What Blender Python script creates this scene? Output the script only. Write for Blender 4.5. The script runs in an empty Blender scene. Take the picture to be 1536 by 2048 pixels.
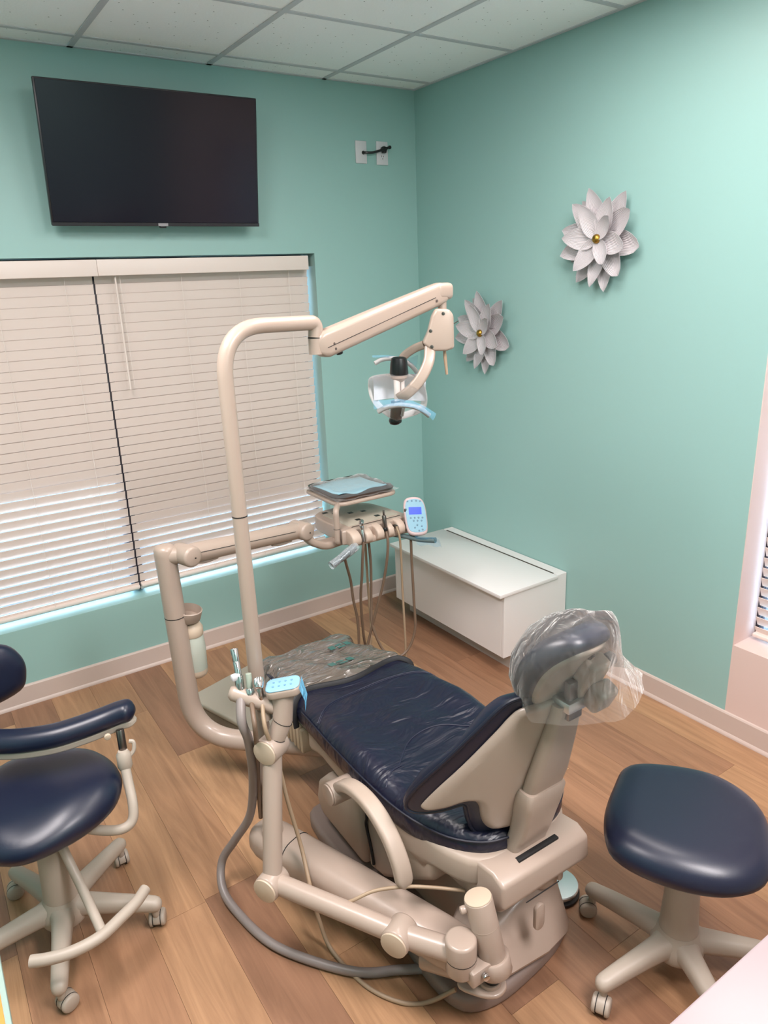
import bpy, bmesh, math, random
import numpy as np
from mathutils import Vector, Matrix, Quaternion
from mathutils.geometry import delaunay_2d_cdt

random.seed(7)
scene = bpy.context.scene
COL = scene.collection
PI = math.pi

# ------------------------------------------------------------------ camera, world, lights, exposure
cam_data = bpy.data.cameras.new('camera')
cam = bpy.data.objects.new('camera', cam_data); COL.objects.link(cam)
cam_data.sensor_fit = 'HORIZONTAL'; cam_data.sensor_width = 36.0
cam_data.lens = 36.0 * 1449.04 / 1536.0
cam_data.clip_start = 0.02
yaw, pitch, roll = 0.5788, 0.3106, -0.0406
fw = Vector((math.sin(yaw) * math.cos(pitch), math.cos(yaw) * math.cos(pitch), -math.sin(pitch)))
rt = Vector((math.cos(yaw), -math.sin(yaw), 0)); up = rt.cross(fw)
r2 = rt * math.cos(roll) + up * math.sin(roll); u2 = -rt * math.sin(roll) + up * math.cos(roll)
cam.matrix_world = Matrix(((r2.x, u2.x, -fw.x, -2.6053), (r2.y, u2.y, -fw.y, -3.5249), (r2.z, u2.z, -fw.z, 1.8831), (0, 0, 0, 1)))
scene.camera = cam

world = bpy.data.worlds.new('world'); scene.world = world; world.use_nodes = True
bgn = world.node_tree.nodes['Background']
bgn.inputs[0].default_value = (0.50, 0.76, 1.0, 1); bgn.inputs[1].default_value = 9.0

vs = scene.view_settings
vs.view_transform = 'Standard'; vs.look = 'None'; vs.gamma = 1.0; vs.use_curve_mapping = False
vs.exposure = 0.9
cy = scene.cycles
cy.use_denoising = True
cy.max_bounces = 10; cy.diffuse_bounces = 5; cy.glossy_bounces = 4; cy.transparent_max_bounces = 16; cy.transmission_bounces = 6
cy.sample_clamp_indirect = 6.0
cy.caustics_reflective = False; cy.caustics_refractive = False

H = 2.835                                   # ceiling height
LAMPS = [(-0.854, -1.983), (-2.641, -1.983), (-1.4498, -3.81)]   # centres of the recessed light panels
LAMP_W = [9.5, 31, 46]
for (lx, ly), lw in zip(LAMPS, LAMP_W):
    ld = bpy.data.lights.new('panel_light', 'AREA'); ld.shape = 'RECTANGLE'; ld.size = 0.54; ld.size_y = 1.1
    ld.energy = lw; ld.color = (1.0, 0.928, 0.94)
    lo = bpy.data.objects.new('panel_light', ld); COL.objects.link(lo); lo.location = (lx, ly, H - 0.018)

# ------------------------------------------------------------------ materials
def lin(c):
    return tuple((x / 12.92 if x <= 0.04045 else ((x + 0.055) / 1.055) ** 2.4) for x in [v / 255.0 for v in c])

def mat(name, rgb, rough=0.5, metal=0.0, coat=0.0, var=0.0, vscale=6.0, bump=0.0, bscale=200.0, spec=0.5, emit=None, estr=0.0, alpha=1.0, trans=0.0, bdetail=2.0, stretch=None, bdist=0.002):
    m = bpy.data.materials.new(name); m.use_nodes = True
    nt = m.node_tree; N = nt.nodes; Lk = nt.links; b = N['Principled BSDF']
    col = (*lin(rgb), 1)
    b.inputs['Base Color'].default_value = col
    b.inputs['Roughness'].default_value = rough; b.inputs['Metallic'].default_value = metal
    b.inputs['Coat Weight'].default_value = coat; b.inputs['Coat Roughness'].default_value = 0.08
    b.inputs['Specular IOR Level'].default_value = spec
    b.inputs['Alpha'].default_value = alpha; b.inputs['Transmission Weight'].default_value = trans
    if emit: b.inputs['Emission Color'].default_value = (*lin(emit), 1); b.inputs['Emission Strength'].default_value = estr
    if var or bump:
        tc = N.new('ShaderNodeTexCoord'); mp = N.new('ShaderNodeMapping'); Lk.new(tc.outputs['Object'], mp.inputs['Vector'])
        if stretch: mp.inputs['Scale'].default_value = stretch
    if var:
        n = N.new('ShaderNodeTexNoise'); n.inputs['Scale'].default_value = vscale; n.inputs['Detail'].default_value = 4
        Lk.new(mp.outputs[0], n.inputs['Vector'])
        mx = N.new('ShaderNodeMix'); mx.data_type = 'RGBA'; Lk.new(n.outputs['Fac'], mx.inputs[0])
        mx.inputs[6].default_value = (*[c * (1 - var) for c in col[:3]], 1); mx.inputs[7].default_value = (*[min(1, c * (1 + var)) for c in col[:3]], 1)
        Lk.new(mx.outputs[2], b.inputs['Base Color'])
    if bump:
        n = N.new('ShaderNodeTexNoise'); n.inputs['Scale'].default_value = bscale; n.inputs['Detail'].default_value = bdetail
        Lk.new(mp.outputs[0], n.inputs['Vector'])
        bp = N.new('ShaderNodeBump'); bp.inputs['Strength'].default_value = bump; bp.inputs['Distance'].default_value = bdist
        Lk.new(n.outputs['Fac'], bp.inputs['Height']); Lk.new(bp.outputs[0], b.inputs['Normal'])
    return m

def film(name, rgb, a0=0.12, rough=0.12, wr=0.6, wscale=14.0, stretch=(1, 1, 1), wdist=0.02):
    """thin clear plastic: transparent body, glossy wrinkles, white creases"""
    m = bpy.data.materials.new(name); m.use_nodes = True
    nt = m.node_tree; N = nt.nodes; Lk = nt.links; N.clear()
    out = N.new('ShaderNodeOutputMaterial'); mix = N.new('ShaderNodeMixShader'); tr = N.new('ShaderNodeBsdfTransparent')
    b = N.new('ShaderNodeBsdfPrincipled'); b.inputs['Base Color'].default_value = (*lin(rgb), 1); b.inputs['Roughness'].default_value = rough
    tc = N.new('ShaderNodeTexCoord'); mp = N.new('ShaderNodeMapping'); mp.inputs['Scale'].default_value = stretch
    n = N.new('ShaderNodeTexNoise'); n.inputs['Scale'].default_value = wscale; n.inputs['Detail'].default_value = 3; n.inputs['Distortion'].default_value = 1.2
    Lk.new(tc.outputs['Object'], mp.inputs[0]); Lk.new(mp.outputs[0], n.inputs['Vector'])
    bp = N.new('ShaderNodeBump'); bp.inputs['Strength'].default_value = wr; bp.inputs['Distance'].default_value = wdist
    Lk.new(n.outputs['Fac'], bp.inputs['Height']); Lk.new(bp.outputs[0], b.inputs['Normal'])
    fr = N.new('ShaderNodeFresnel'); fr.inputs['IOR'].default_value = 1.45; Lk.new(bp.outputs[0], fr.inputs['Normal'])
    ma = N.new('ShaderNodeMath'); ma.operation = 'MULTIPLY_ADD'; ma.inputs[1].default_value = 1.0; ma.inputs[2].default_value = a0
    ma.use_clamp = True
    Lk.new(fr.outputs[0], ma.inputs[0]); Lk.new(ma.outputs[0], mix.inputs[0])
    Lk.new(tr.outputs[0], mix.inputs[1]); Lk.new(b.outputs[0], mix.inputs[2]); Lk.new(mix.outputs[0], out.inputs[0])
    return m

def wood_mat():
    m = bpy.data.materials.new('oak_plank'); m.use_nodes = True
    nt = m.node_tree; N = nt.nodes; Lk = nt.links; b = N['Principled BSDF']
    oi = N.new('ShaderNodeObjectInfo'); tc = N.new('ShaderNodeTexCoord')
    ramp = N.new('ShaderNodeValToRGB'); cr = ramp.color_ramp
    cols = [(0.0, (134, 100, 78)), (0.25, (148, 110, 85)), (0.5, (170, 133, 99)), (0.75, (154, 115, 88)), (1.0, (182, 145, 108))]
    cr.elements[0].position, cr.elements[0].color = cols[0][0], (*lin(cols[0][1]), 1)
    cr.elements[1].position, cr.elements[1].color = cols[-1][0], (*lin(cols[-1][1]), 1)
    for p, c in cols[1:-1]:
        e = cr.elements.new(p); e.color = (*lin(c), 1)
    Lk.new(oi.outputs['Random'], ramp.inputs[0])
    mp = N.new('ShaderNodeMapping'); mp.inputs['Scale'].default_value = (22, 1.6, 1)
    ad = N.new('ShaderNodeVectorMath'); ad.operation = 'ADD'
    cm = N.new('ShaderNodeCombineXYZ'); mu = N.new('ShaderNodeMath'); mu.operation = 'MULTIPLY'; mu.inputs[1].default_value = 57.0
    Lk.new(oi.outputs['Random'], mu.inputs[0]); Lk.new(mu.outputs[0], cm.inputs[2])
    Lk.new(tc.outputs['Object'], mp.inputs[0]); Lk.new(mp.outputs[0], ad.inputs[0]); Lk.new(cm.outputs[0], ad.inputs[1])
    n1 = N.new('ShaderNodeTexNoise'); n1.inputs['Scale'].default_value = 1.0; n1.inputs['Detail'].default_value = 8; n1.inputs['Roughness'].default_value = 0.62; n1.inputs['Distortion'].default_value = 1.4
    Lk.new(ad.outputs[0], n1.inputs['Vector'])
    r2_ = N.new('ShaderNodeValToRGB'); r2_.color_ramp.elements[0].position = 0.32; r2_.color_ramp.elements[1].position = 0.68
    r2_.color_ramp.elements[0].color = (0.62, 0.56, 0.52, 1); r2_.color_ramp.elements[1].color = (1.12, 1.1, 1.06, 1)
    Lk.new(n1.outputs['Fac'], r2_.inputs[0])
    mx = N.new('ShaderNodeMix'); mx.data_type = 'RGBA'; mx.blend_type = 'MULTIPLY'; mx.inputs[0].default_value = 0.75
    Lk.new(ramp.outputs[0], mx.inputs[6]); Lk.new(r2_.outputs[0], mx.inputs[7]); Lk.new(mx.outputs[2], b.inputs['Base Color'])
    b.inputs['Roughness'].default_value = 0.42
    bp = N.new('ShaderNodeBump'); bp.inputs['Strength'].default_value = 0.12; bp.inputs['Distance'].default_value = 0.001
    Lk.new(n1.outputs['Fac'], bp.inputs['Height']); Lk.new(bp.outputs[0], b.inputs['Normal'])
    return m

def tile_mat():
    m = mat('ceiling_tile', (250, 250, 250), 0.95, bump=0.5, bscale=120, bdist=0.003)
    nt = m.node_tree; N = nt.nodes; Lk = nt.links; b = N['Principled BSDF']
    tc = N.new('ShaderNodeTexCoord'); v = N.new('ShaderNodeTexVoronoi'); v.inputs['Scale'].default_value = 55
    Lk.new(tc.outputs['Object'], v.inputs['Vector'])
    w = N.new('ShaderNodeTexWhiteNoise'); Lk.new(v.outputs['Color'], w.inputs['Vector'])
    lt = N.new('ShaderNodeMath'); lt.operation = 'LESS_THAN'; lt.inputs[1].default_value = 0.16; Lk.new(v.outputs['Distance'], lt.inputs[0])
    l2 = N.new('ShaderNodeMath'); l2.operation = 'LESS_THAN'; l2.inputs[1].default_value = 0.16; Lk.new(w.outputs['Value'], l2.inputs[0])
    mu = N.new('ShaderNodeMath'); mu.operation = 'MULTIPLY'; Lk.new(lt.outputs[0], mu.inputs[0]); Lk.new(l2.outputs[0], mu.inputs[1])
    mx = N.new('ShaderNodeMix'); mx.data_type = 'RGBA'; Lk.new(mu.outputs[0], mx.inputs[0])
    mx.inputs[6].default_value = (*lin((250, 250, 250)), 1); mx.inputs[7].default_value = (*lin((150, 148, 145)), 1)
    Lk.new(mx.outputs[2], b.inputs['Base Color'])
    return m

def petal_mat():
    m = mat('petal_white', (212, 206, 208), 0.55)
    nt = m.node_tree; N = nt.nodes; Lk = nt.links; b = N['Principled BSDF']
    uv = N.new('ShaderNodeUVMap'); wv = N.new('ShaderNodeTexWave'); wv.bands_direction = 'Y'; wv.inputs['Scale'].default_value = 2.4
    Lk.new(uv.outputs[0], wv.inputs['Vector'])
    bp = N.new('ShaderNodeBump'); bp.inputs['Strength'].default_value = 0.8; bp.inputs['Distance'].default_value = 0.0015
    mx = N.new('ShaderNodeMix'); mx.data_type = 'RGBA'; mx.inputs[6].default_value = (*lin((186, 178, 182)), 1); mx.inputs[7].default_value = (*lin((216, 210, 212)), 1)
    Lk.new(wv.outputs['Fac'], mx.inputs[0]); Lk.new(mx.outputs[2], b.inputs['Base Color'])
    Lk.new(wv.outputs['Fac'], bp.inputs['Height']); Lk.new(bp.outputs[0], b.inputs['Normal'])
    return m

def leather(name, rgb, wrinkle):
    m = mat(name, rgb, 0.38, coat=0.12, var=0.08, vscale=4)
    nt = m.node_tree; N = nt.nodes; Lk = nt.links; b = N['Principled BSDF']
    b.inputs['Coat Roughness'].default_value = 0.25
    tc = N.new('ShaderNodeTexCoord')
    f = N.new('ShaderNodeTexNoise'); f.inputs['Scale'].default_value = 420; Lk.new(tc.outputs['Object'], f.inputs['Vector'])
    b1 = N.new('ShaderNodeBump'); b1.inputs['Strength'].default_value = 0.12; b1.inputs['Distance'].default_value = 0.001; Lk.new(f.outputs['Fac'], b1.inputs['Height'])
    if wrinkle:
        mp = N.new('ShaderNodeMapping'); mp.inputs['Scale'].default_value = (1.6, 3.6, 2); mp.inputs['Rotation'].default_value = (0, 0, 0.5)
        g = N.new('ShaderNodeTexNoise'); g.inputs['Scale'].default_value = 3.2; g.inputs['Detail'].default_value = 3; g.inputs['Distortion'].default_value = 1.0
        Lk.new(tc.outputs['Object'], mp.inputs[0]); Lk.new(mp.outputs[0], g.inputs['Vector'])
        b2 = N.new('ShaderNodeBump'); b2.inputs['Strength'].default_value = wrinkle; b2.inputs['Distance'].default_value = 0.03
        Lk.new(g.outputs['Fac'], b2.inputs['Height']); Lk.new(b1.outputs[0], b2.inputs['Normal']); Lk.new(b2.outputs[0], b.inputs['Normal'])
    else:
        Lk.new(b1.outputs[0], b.inputs['Normal'])
    return m

def crease_film():
    m = mat('smoky_film', (100, 91, 83), 0.22, coat=1.0, alpha=0.94)
    nt = m.node_tree; N = nt.nodes; Lk = nt.links; b = N['Principled BSDF']
    tc = N.new('ShaderNodeTexCoord'); last = None
    for sc_, rot_, st, amp in ((5.0, 0.5, (0.7, 2.2, 1), 0.05), (9.0, -0.35, (0.6, 2.4, 1), 0.03)):
        mp = N.new('ShaderNodeMapping'); mp.inputs['Rotation'].default_value = (0, 0, rot_); mp.inputs['Scale'].default_value = st
        n = N.new('ShaderNodeTexNoise'); n.inputs['Scale'].default_value = sc_; n.inputs['Detail'].default_value = 1.5; n.inputs['Distortion'].default_value = 0.6
        Lk.new(tc.outputs['Object'], mp.inputs[0]); Lk.new(mp.outputs[0], n.inputs['Vector'])
        s1 = N.new('ShaderNodeMath'); s1.operation = 'SUBTRACT'; s1.inputs[1].default_value = 0.5; Lk.new(n.outputs['Fac'], s1.inputs[0])
        ab = N.new('ShaderNodeMath'); ab.operation = 'ABSOLUTE'; Lk.new(s1.outputs[0], ab.inputs[0])
        sq = N.new('ShaderNodeMath'); sq.operation = 'POWER'; sq.inputs[1].default_value = 0.6; Lk.new(ab.outputs[0], sq.inputs[0])
        bp = N.new('ShaderNodeBump'); bp.invert = True; bp.inputs['Strength'].default_value = 0.7; bp.inputs['Distance'].default_value = amp
        Lk.new(sq.outputs[0], bp.inputs['Height'])
        if last: Lk.new(last.outputs[0], bp.inputs['Normal'])
        last = bp
    Lk.new(last.outputs[0], b.inputs['Normal']); Lk.new(last.outputs[0], b.inputs['Coat Normal'])
    return m

WALL = mat('teal_wall_paint', (146, 183, 178), 0.42, bump=0.12, bscale=260, bdist=0.001)
CREAM = mat('cream_trim_paint', (196, 178, 169), 0.45)
PINK = mat('pale_wall_paint', (214, 190, 182), 0.5)
WHITE_CEIL = mat('grid_white', (198, 198, 202), 0.5)
TILE = tile_mat(); WOOD = wood_mat()
SUB = mat('subfloor_dark', (58, 42, 32), 0.9)
BLIND = mat('blind_white', (224, 209, 201), 0.45)
CORD = mat('blind_cord', (226, 214, 206), 0.8)
BEIGE = mat('beige_plastic', (168, 150, 137), 0.34, coat=0.15)
BEIGE_D = mat('beige_plastic_matte', (168, 151, 137), 0.45)
STOOLP = mat('putty_plastic', (172, 160, 147), 0.45)
GREENB = mat('grey_green_beige', (164, 157, 143), 0.4)
BASEGREY = mat('base_grey', (128, 112, 104), 0.55)
NAVY = leather('navy_leather', (15, 18, 40), 0.75)
NAVYS = leather('navy_vinyl', (14, 22, 44), 0.0)
NAVYD = mat('navy_piping', (16, 20, 38), 0.45)
STITCH = mat('navy_seam', (20, 26, 50), 0.5)
BLACK = mat('black_plastic', (14, 14, 16), 0.35)
DARK = mat('dark_gap', (22, 20, 20), 0.7)
TVB = mat('tv_bezel', (30, 29, 34), 0.35)
TVS = mat('tv_screen', (23, 21, 33), 0.16, spec=0.25)
CABW = mat('white_laminate', (226, 221, 219), 0.22, coat=0.25)
PLATE = mat('white_plate', (206, 204, 208), 0.4)
PETAL = petal_mat()
GOLD = mat('aged_gold', (168, 132, 62), 0.35, metal=1.0)
CHROME = mat('chrome', (205, 205, 205), 0.14, metal=1.0)
STEEL = mat('brushed_steel', (206, 210, 212), 0.38, metal=1.0)
DARKSTEEL = mat('dark_steel', (120, 112, 108), 0.3, metal=1.0)
HOSEG = mat('grey_hose', (134, 124, 120), 0.4)
HOSEB = mat('brown_hose', (112, 92, 76), 0.45)
HOSET = mat('tan_hose', (158, 136, 112), 0.45)
BLUEPAPER = mat('blue_paper', (158, 208, 222), 0.8)
BLUEFILM = mat('blue_barrier_film', (140, 190, 214), 0.25, alpha=0.8)
SKYFILM = film('sky_blue_film', (110, 185, 225), a0=0.18, wscale=30)
CLEAR = film('clear_film', (236, 232, 228), a0=0.03, wr=0.7, wscale=13, stretch=(1, 1, 0.45), wdist=0.03)
WRAP = film('tray_film', (236, 236, 236), a0=0.04, wr=0.35, wscale=14, wdist=0.01)
TOEFILM = crease_film()
PRINT = mat('teal_print', (52, 98, 92), 0.4)
LENS = film('lamp_shield', (240, 240, 238), a0=0.02, wr=0.0, rough=0.04)
REFL = mat('reflector_white', (240, 246, 255), 0.25, coat=0.6)
KEYPAD = mat('keypad_blue', (118, 160, 178), 0.35)
KEYDOT = mat('keypad_marks', (92, 124, 142), 0.5)
SCREENB = mat('keypad_screen', (30, 50, 200), 0.3, emit=(40, 70, 235), estr=0.6)
BOTTLE = mat('frosted_bottle', (196, 204, 192), 0.3, alpha=0.75)
RUBBER = mat('black_rubber', (30, 28, 28), 0.6)
ORANGE = mat('orange_mat', (206, 128, 52), 0.6)
PALETEAL = mat('pale_teal_edge', (136, 158, 150), 0.5)
COUNTER = mat('white_counter', (140, 126, 128), 0.3)
DIFF = mat('lamp_diffuser', (255, 250, 244), 0.6, emit=(255, 244, 232), estr=3.0)
DARKFRAME = mat('dark_window_frame', (44, 40, 50), 0.5)
GLASS = film('window_glass', (240, 246, 250), a0=0.0, wr=0.0, rough=0.02)
SCREEN = mat('added_slit_panel', (214, 196, 186), 0.8)  # for the unseen panels added behind the slats to darken their gaps
GROUND = mat('outdoor_ground', (52, 50, 56), 0.9, var=0.15, vscale=2)

# ------------------------------------------------------------------ geometry helpers
WL = {}

def finish(o, name, m, parent, sharp):
    me = o
    me.shade_smooth()
    if sharp is not None:
        me.set_sharp_from_angle(angle=math.radians(sharp))
    ob = bpy.data.objects.new(name, me); COL.objects.link(ob)
    if m: me.materials.append(m)
    if parent is not None:
        ob.parent = parent
        base = WL.get(parent, Vector((0, 0, 0)))
        if base is not None:
            if base.length > 0:
                me.transform(Matrix.Translation(-base))
        WL[ob] = base
    else:
        WL[ob] = Vector((0, 0, 0))
    return ob

def recenter(ob, p):
    """move the origin of a lone mesh to p, keeping it in place"""
    p = Vector(p)
    ob.data.transform(Matrix.Translation(-p)); ob.location = p; WL[ob] = p
    return ob

class G:
    """collects shapes into one bmesh"""
    def __init__(s): s.bm = bmesh.new()
    def add(s, verts, faces):
        vs_ = [s.bm.verts.new(v) for v in verts]
        for f in faces:
            try: s.bm.faces.new([vs_[i] for i in f])
            except ValueError: pass
        return s
    def box(s, lo, hi, bev=0.0, seg=2, M=None):
        t = bmesh.new(); bmesh.ops.create_cube(t, size=1.0)
        for v in t.verts:
            v.co = Vector([lo[i] + (v.co[i] + 0.5) * (hi[i] - lo[i]) for i in range(3)])
        if bev > 0:
            bmesh.ops.bevel(t, geom=list(t.edges), offset=min(bev, 0.49 * min(abs(hi[i] - lo[i]) for i in range(3))), segments=seg, profile=0.5, affect='EDGES')
        if M: t.transform(M)
        return s._merge(t)
    def _merge(s, t):
        me = bpy.data.meshes.new('tmp'); t.to_mesh(me); t.free(); s.bm.from_mesh(me); bpy.data.meshes.remove(me); return s
    def tube(s, pts, r, seg=12, cap=True, flat=1.0, upv=None):
        P = [Vector(p) for p in pts]; n = len(P)
        R = r if isinstance(r, (list, tuple)) else [r] * n
        T = []
        for i in range(n):
            a = P[max(0, i - 1)]; b = P[min(n - 1, i + 1)]; T.append((b - a).normalized())
        u = Vector(upv) if upv else (Vector((0, 0, 1)) if abs(T[0].z) < 0.9 else Vector((1, 0, 0)))
        nrm = (u - T[0] * u.dot(T[0])).normalized()
        V = []
        for i in range(n):
            if i > 0:
                q = T[i - 1].rotation_difference(T[i]); nrm = q @ nrm
                nrm = (nrm - T[i] * nrm.dot(T[i])).normalized()
            bn = T[i].cross(nrm)
            for k in range(seg):
                a = 2 * PI * k / seg
                V.append(P[i] + nrm * (math.cos(a) * R[i]) + bn * (math.sin(a) * R[i] * flat))
        Fc = [[i * seg + k, i * seg + (k + 1) % seg, (i + 1) * seg + (k + 1) % seg, (i + 1) * seg + k] for i in range(n - 1) for k in range(seg)]
        if cap:
            Fc.append(list(range(seg))[::-1]); Fc.append([(n - 1) * seg + k for k in range(seg)])
        return s.add(V, Fc)
    def lathe(s, prof, org, axis=(0, 0, 1), seg=24, cap=True):
        """prof: list of (radius, height)"""
        ax = Vector(axis).normalized(); q = Vector((0, 0, 1)).rotation_difference(ax); o = Vector(org)
        V = []
        for r, h in prof:
            for k in range(seg):
                a = 2 * PI * k / seg
                V.append(o + q @ Vector((r * math.cos(a), r * math.sin(a), h)))
        n = len(prof)
        Fc = [[i * seg + k, i * seg + (k + 1) % seg, (i + 1) * seg + (k + 1) % seg, (i + 1) * seg + k] for i in range(n - 1) for k in range(seg)]
        if cap:
            if prof[0][0] > 1e-6: Fc.append(list(range(seg))[::-1])
            if prof[-1][0] > 1e-6: Fc.append([(n - 1) * seg + k for k in range(seg)])
        s.add(V, Fc)
        if min(prof[0][0], prof[-1][0]) < 1e-6: bmesh.ops.remove_doubles(s.bm, verts=s.bm.verts, dist=1e-6)
        return s
    def cyl(s, a, b, r, bev=0.004, seg=24, r2=None):
        a = Vector(a); b = Vector(b); L = (b - a).length; r2 = r if r2 is None else r2
        e = min(bev, L * 0.4, r * 0.6, r2 * 0.9)
        return s.lathe([(r - e, 0), (r - e * 0.3, e * 0.3), (r, e), (r2, L - e), (r2 - e * 0.3, L - e * 0.3), (r2 - e, L)], a, b - a, seg)
    def loft(s, secs, cap=True):
        n = len(secs); k = len(secs[0]); V = [v for sec in secs for v in sec]
        Fc = [[i * k + j, i * k + (j + 1) % k, (i + 1) * k + (j + 1) % k, (i + 1) * k + j] for i in range(n - 1) for j in range(k)]
        if cap: Fc.append(list(range(k))[::-1]); Fc.append([(n - 1) * k + j for j in range(k)])
        return s.add(V, Fc)
    def prism(s, outline, fn, d0, d1, bev=0.0, seg=2):
        """outline: 2-D points; fn(u, v, d) -> 3-D point; extruded from d0 to d1"""
        t = bmesh.new()
        A = [t.verts.new(fn(u, v, d0)) for u, v in outline]; B = [t.verts.new(fn(u, v, d1)) for u, v in outline]
        n = len(A); t.faces.new(A[::-1]); t.faces.new(B)
        for i in range(n): t.faces.new([A[i], A[(i + 1) % n], B[(i + 1) % n], B[i]])
        bmesh.ops.recalc_face_normals(t, faces=t.faces)
        if bev > 0:
            es = [e for e in t.edges if len(e.link_faces) == 2 and e.link_faces[0].normal.angle(e.link_faces[1].normal, 0) > 0.6]
            bmesh.ops.bevel(t, geom=es, offset=bev, segments=seg, profile=0.5, affect='EDGES', clamp_overlap=True)
        return s._merge(t)
    def pillow(s, outline, fn, top, bot, rt_, rb, grid, dens=None):
        """solid with the given 2-D outline; fn(u, v, h) -> 3-D; thickness falls off elliptically to the rim"""
        pts = np.array(outline, float)
        if dens:
            q = []
            for i in range(len(pts)):
                a = pts[i]; b = pts[(i + 1) % len(pts)]; m_ = max(1, int(np.ceil(np.linalg.norm(b - a) / dens)))
                for j in range(m_): q.append(a + (b - a) * j / m_)
            pts = np.array(q)
        n = len(pts); nx = np.roll(pts, -1, 0); pv = np.roll(pts, 1, 0)
        area = 0.5 * np.sum(pts[:, 0] * nx[:, 1] - nx[:, 0] * pts[:, 1])
        if area < 0: pts = pts[::-1].copy(); nx = np.roll(pts, -1, 0); pv = np.roll(pts, 1, 0)
        def dist(p):
            d = nx - pts; L2 = np.maximum((d ** 2).sum(1), 1e-12)
            t = np.clip(((p[:, None, :] - pts[None]) * d[None]).sum(2) / L2[None], 0, 1)
            c = pts[None] + t[..., None] * d[None]
            return np.sqrt(((p[:, None, :] - c) ** 2).sum(2)).min(1)
        def inside(p):
            x, y = p[:, 0][:, None], p[:, 1][:, None]; x1, y1 = pts[:, 0][None], pts[:, 1][None]; x2, y2 = nx[:, 0][None], nx[:, 1][None]
            c = ((y1 > y) != (y2 > y)) & (x < (x2 - x1) * (y - y1) / np.where(y2 == y1, 1e-12, y2 - y1) + x1)
            return c.sum(1) % 2 == 1
        tang = nx - pv; tang /= np.maximum(np.linalg.norm(tang, axis=1), 1e-9)[:, None]
        nrm = np.stack([-tang[:, 1], tang[:, 0]], 1)
        rm = max(rt_, rb); extra = []
        for fr in (0.06, 0.2, 0.42, 0.7, 1.0):
            p = pts + nrm * rm * fr; k = inside(p) & (dist(p) > rm * fr * 0.9); extra.append(p[k])
        lo, hi = pts.min(0), pts.max(0)
        gx, gy = np.meshgrid(np.arange(lo[0], hi[0] + grid, grid), np.arange(lo[1], hi[1] + grid, grid))
        gp = np.stack([gx.ravel(), gy.ravel()], 1); k = inside(gp); gp = gp[k]; gp = gp[dist(gp) > max(rm * 1.15, grid * 0.45)]
        extra.append(gp); ex = np.concatenate(extra)
        keep = []; cell = {}
        mind = min(grid, rm * 0.3) * 0.35
        for p in ex:
            c = (int(p[0] // mind), int(p[1] // mind))
            if c in cell: continue
            cell[c] = 1; keep.append(p)
        allp = [Vector((float(p[0]), float(p[1]))) for p in list(pts) + keep]
        vo, eo, fo, *_ = delaunay_2d_cdt(allp, [(i, (i + 1) % n) for i in range(n)], [list(range(n))], 1, 1e-5)
        va = np.array([(v.x, v.y) for v in vo]); dd = dist(va)
        def prof(d, r): 
            x = np.clip(d / max(r, 1e-9), 0, 1); return np.sqrt(np.maximum(0, 1 - (1 - x) ** 2))
        tp, bt = prof(dd, rt_), prof(dd, rb)
        N0 = len(va); V = []; T = []; B = []
        for i in range(N0):
            u, v = va[i]
            tv = top(u, v) if callable(top) else top; bv = bot(u, v) if callable(bot) else bot
            if dd[i] < 1e-4: V.append(fn(u, v, 0)); T.append(len(V) - 1); B.append(len(V) - 1)
            else:
                V.append(fn(u, v, tv * tp[i])); T.append(len(V) - 1); V.append(fn(u, v, bv * bt[i])); B.append(len(V) - 1)
        Fc = []
        for f in fo:
            Fc.append([T[i] for i in f]); Fc.append([B[i] for i in reversed(f)])
        s.add(V, Fc)
        return s
    def build(s, name, m, parent=None, sharp=35):
        bmesh.ops.recalc_face_normals(s.bm, faces=s.bm.faces)
        me = bpy.data.meshes.new(name); s.bm.to_mesh(me); s.bm.free()
        return finish(me, name, m, parent, sharp)

def thing(name, label, cat, loc=(0, 0, 0), group=None, rotz=0.0, local=False):
    o = bpy.data.objects.new(name, None); COL.objects.link(o); o.location = loc; o.rotation_euler = (0, 0, rotz)
    o.empty_display_size = 0.05
    o['label'] = label; o['category'] = cat
    if group: o['group'] = group
    WL[o] = None if local else Vector(loc)
    return o

def tag(o, label, cat, group=None):
    o['label'] = label; o['category'] = cat
    if group: o['group'] = group
    return o

def struct(o): o['kind'] = 'structure'; return o

def spl(pts, n=8):
    """Catmull-Rom through the points"""
    P = [Vector(p) for p in pts]; P = [P[0] * 2 - P[1]] + P + [P[-1] * 2 - P[-2]]; out = []
    for i in range(1, len(P) - 2):
        p0, p1, p2, p3 = P[i - 1:i + 3]
        for k in range(n):
            t = k / n
            out.append(0.5 * ((2 * p1) + (p2 - p0) * t + (2 * p0 - 5 * p1 + 4 * p2 - p3) * t * t + (3 * p1 - p0 - 3 * p2 + p3) * t ** 3))
    out.append(P[-2]); return out

def fil(pts, r, n=8):
    """polyline with rounded corners"""
    P = [Vector(p) for p in pts]; out = [P[0]]
    R = r if isinstance(r, (list, tuple)) else [r] * len(P)
    for i in range(1, len(P) - 1):
        a = (P[i - 1] - P[i]); b = (P[i + 1] - P[i]); d = min(R[i], a.length * 0.49, b.length * 0.49)
        A = P[i] + a.normalized() * d; B = P[i] + b.normalized() * d
        for k in range(n + 1):
            t = k / n; out.append(A * (1 - t) ** 2 + P[i] * 2 * t * (1 - t) + B * t * t)
    out.append(P[-1]); return out

def rrect(w, h, r, n=4):
    o = []
    for cx, cy_, a0 in ((w / 2 - r, h / 2 - r, 0), (-w / 2 + r, h / 2 - r, PI / 2), (-w / 2 + r, -h / 2 + r, PI), (w / 2 - r, -h / 2 + r, 1.5 * PI)):
        for k in range(n + 1):
            a = a0 + PI / 2 * k / n; o.append((cx + r * math.cos(a), cy_ + r * math.sin(a)))
    return o

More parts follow.
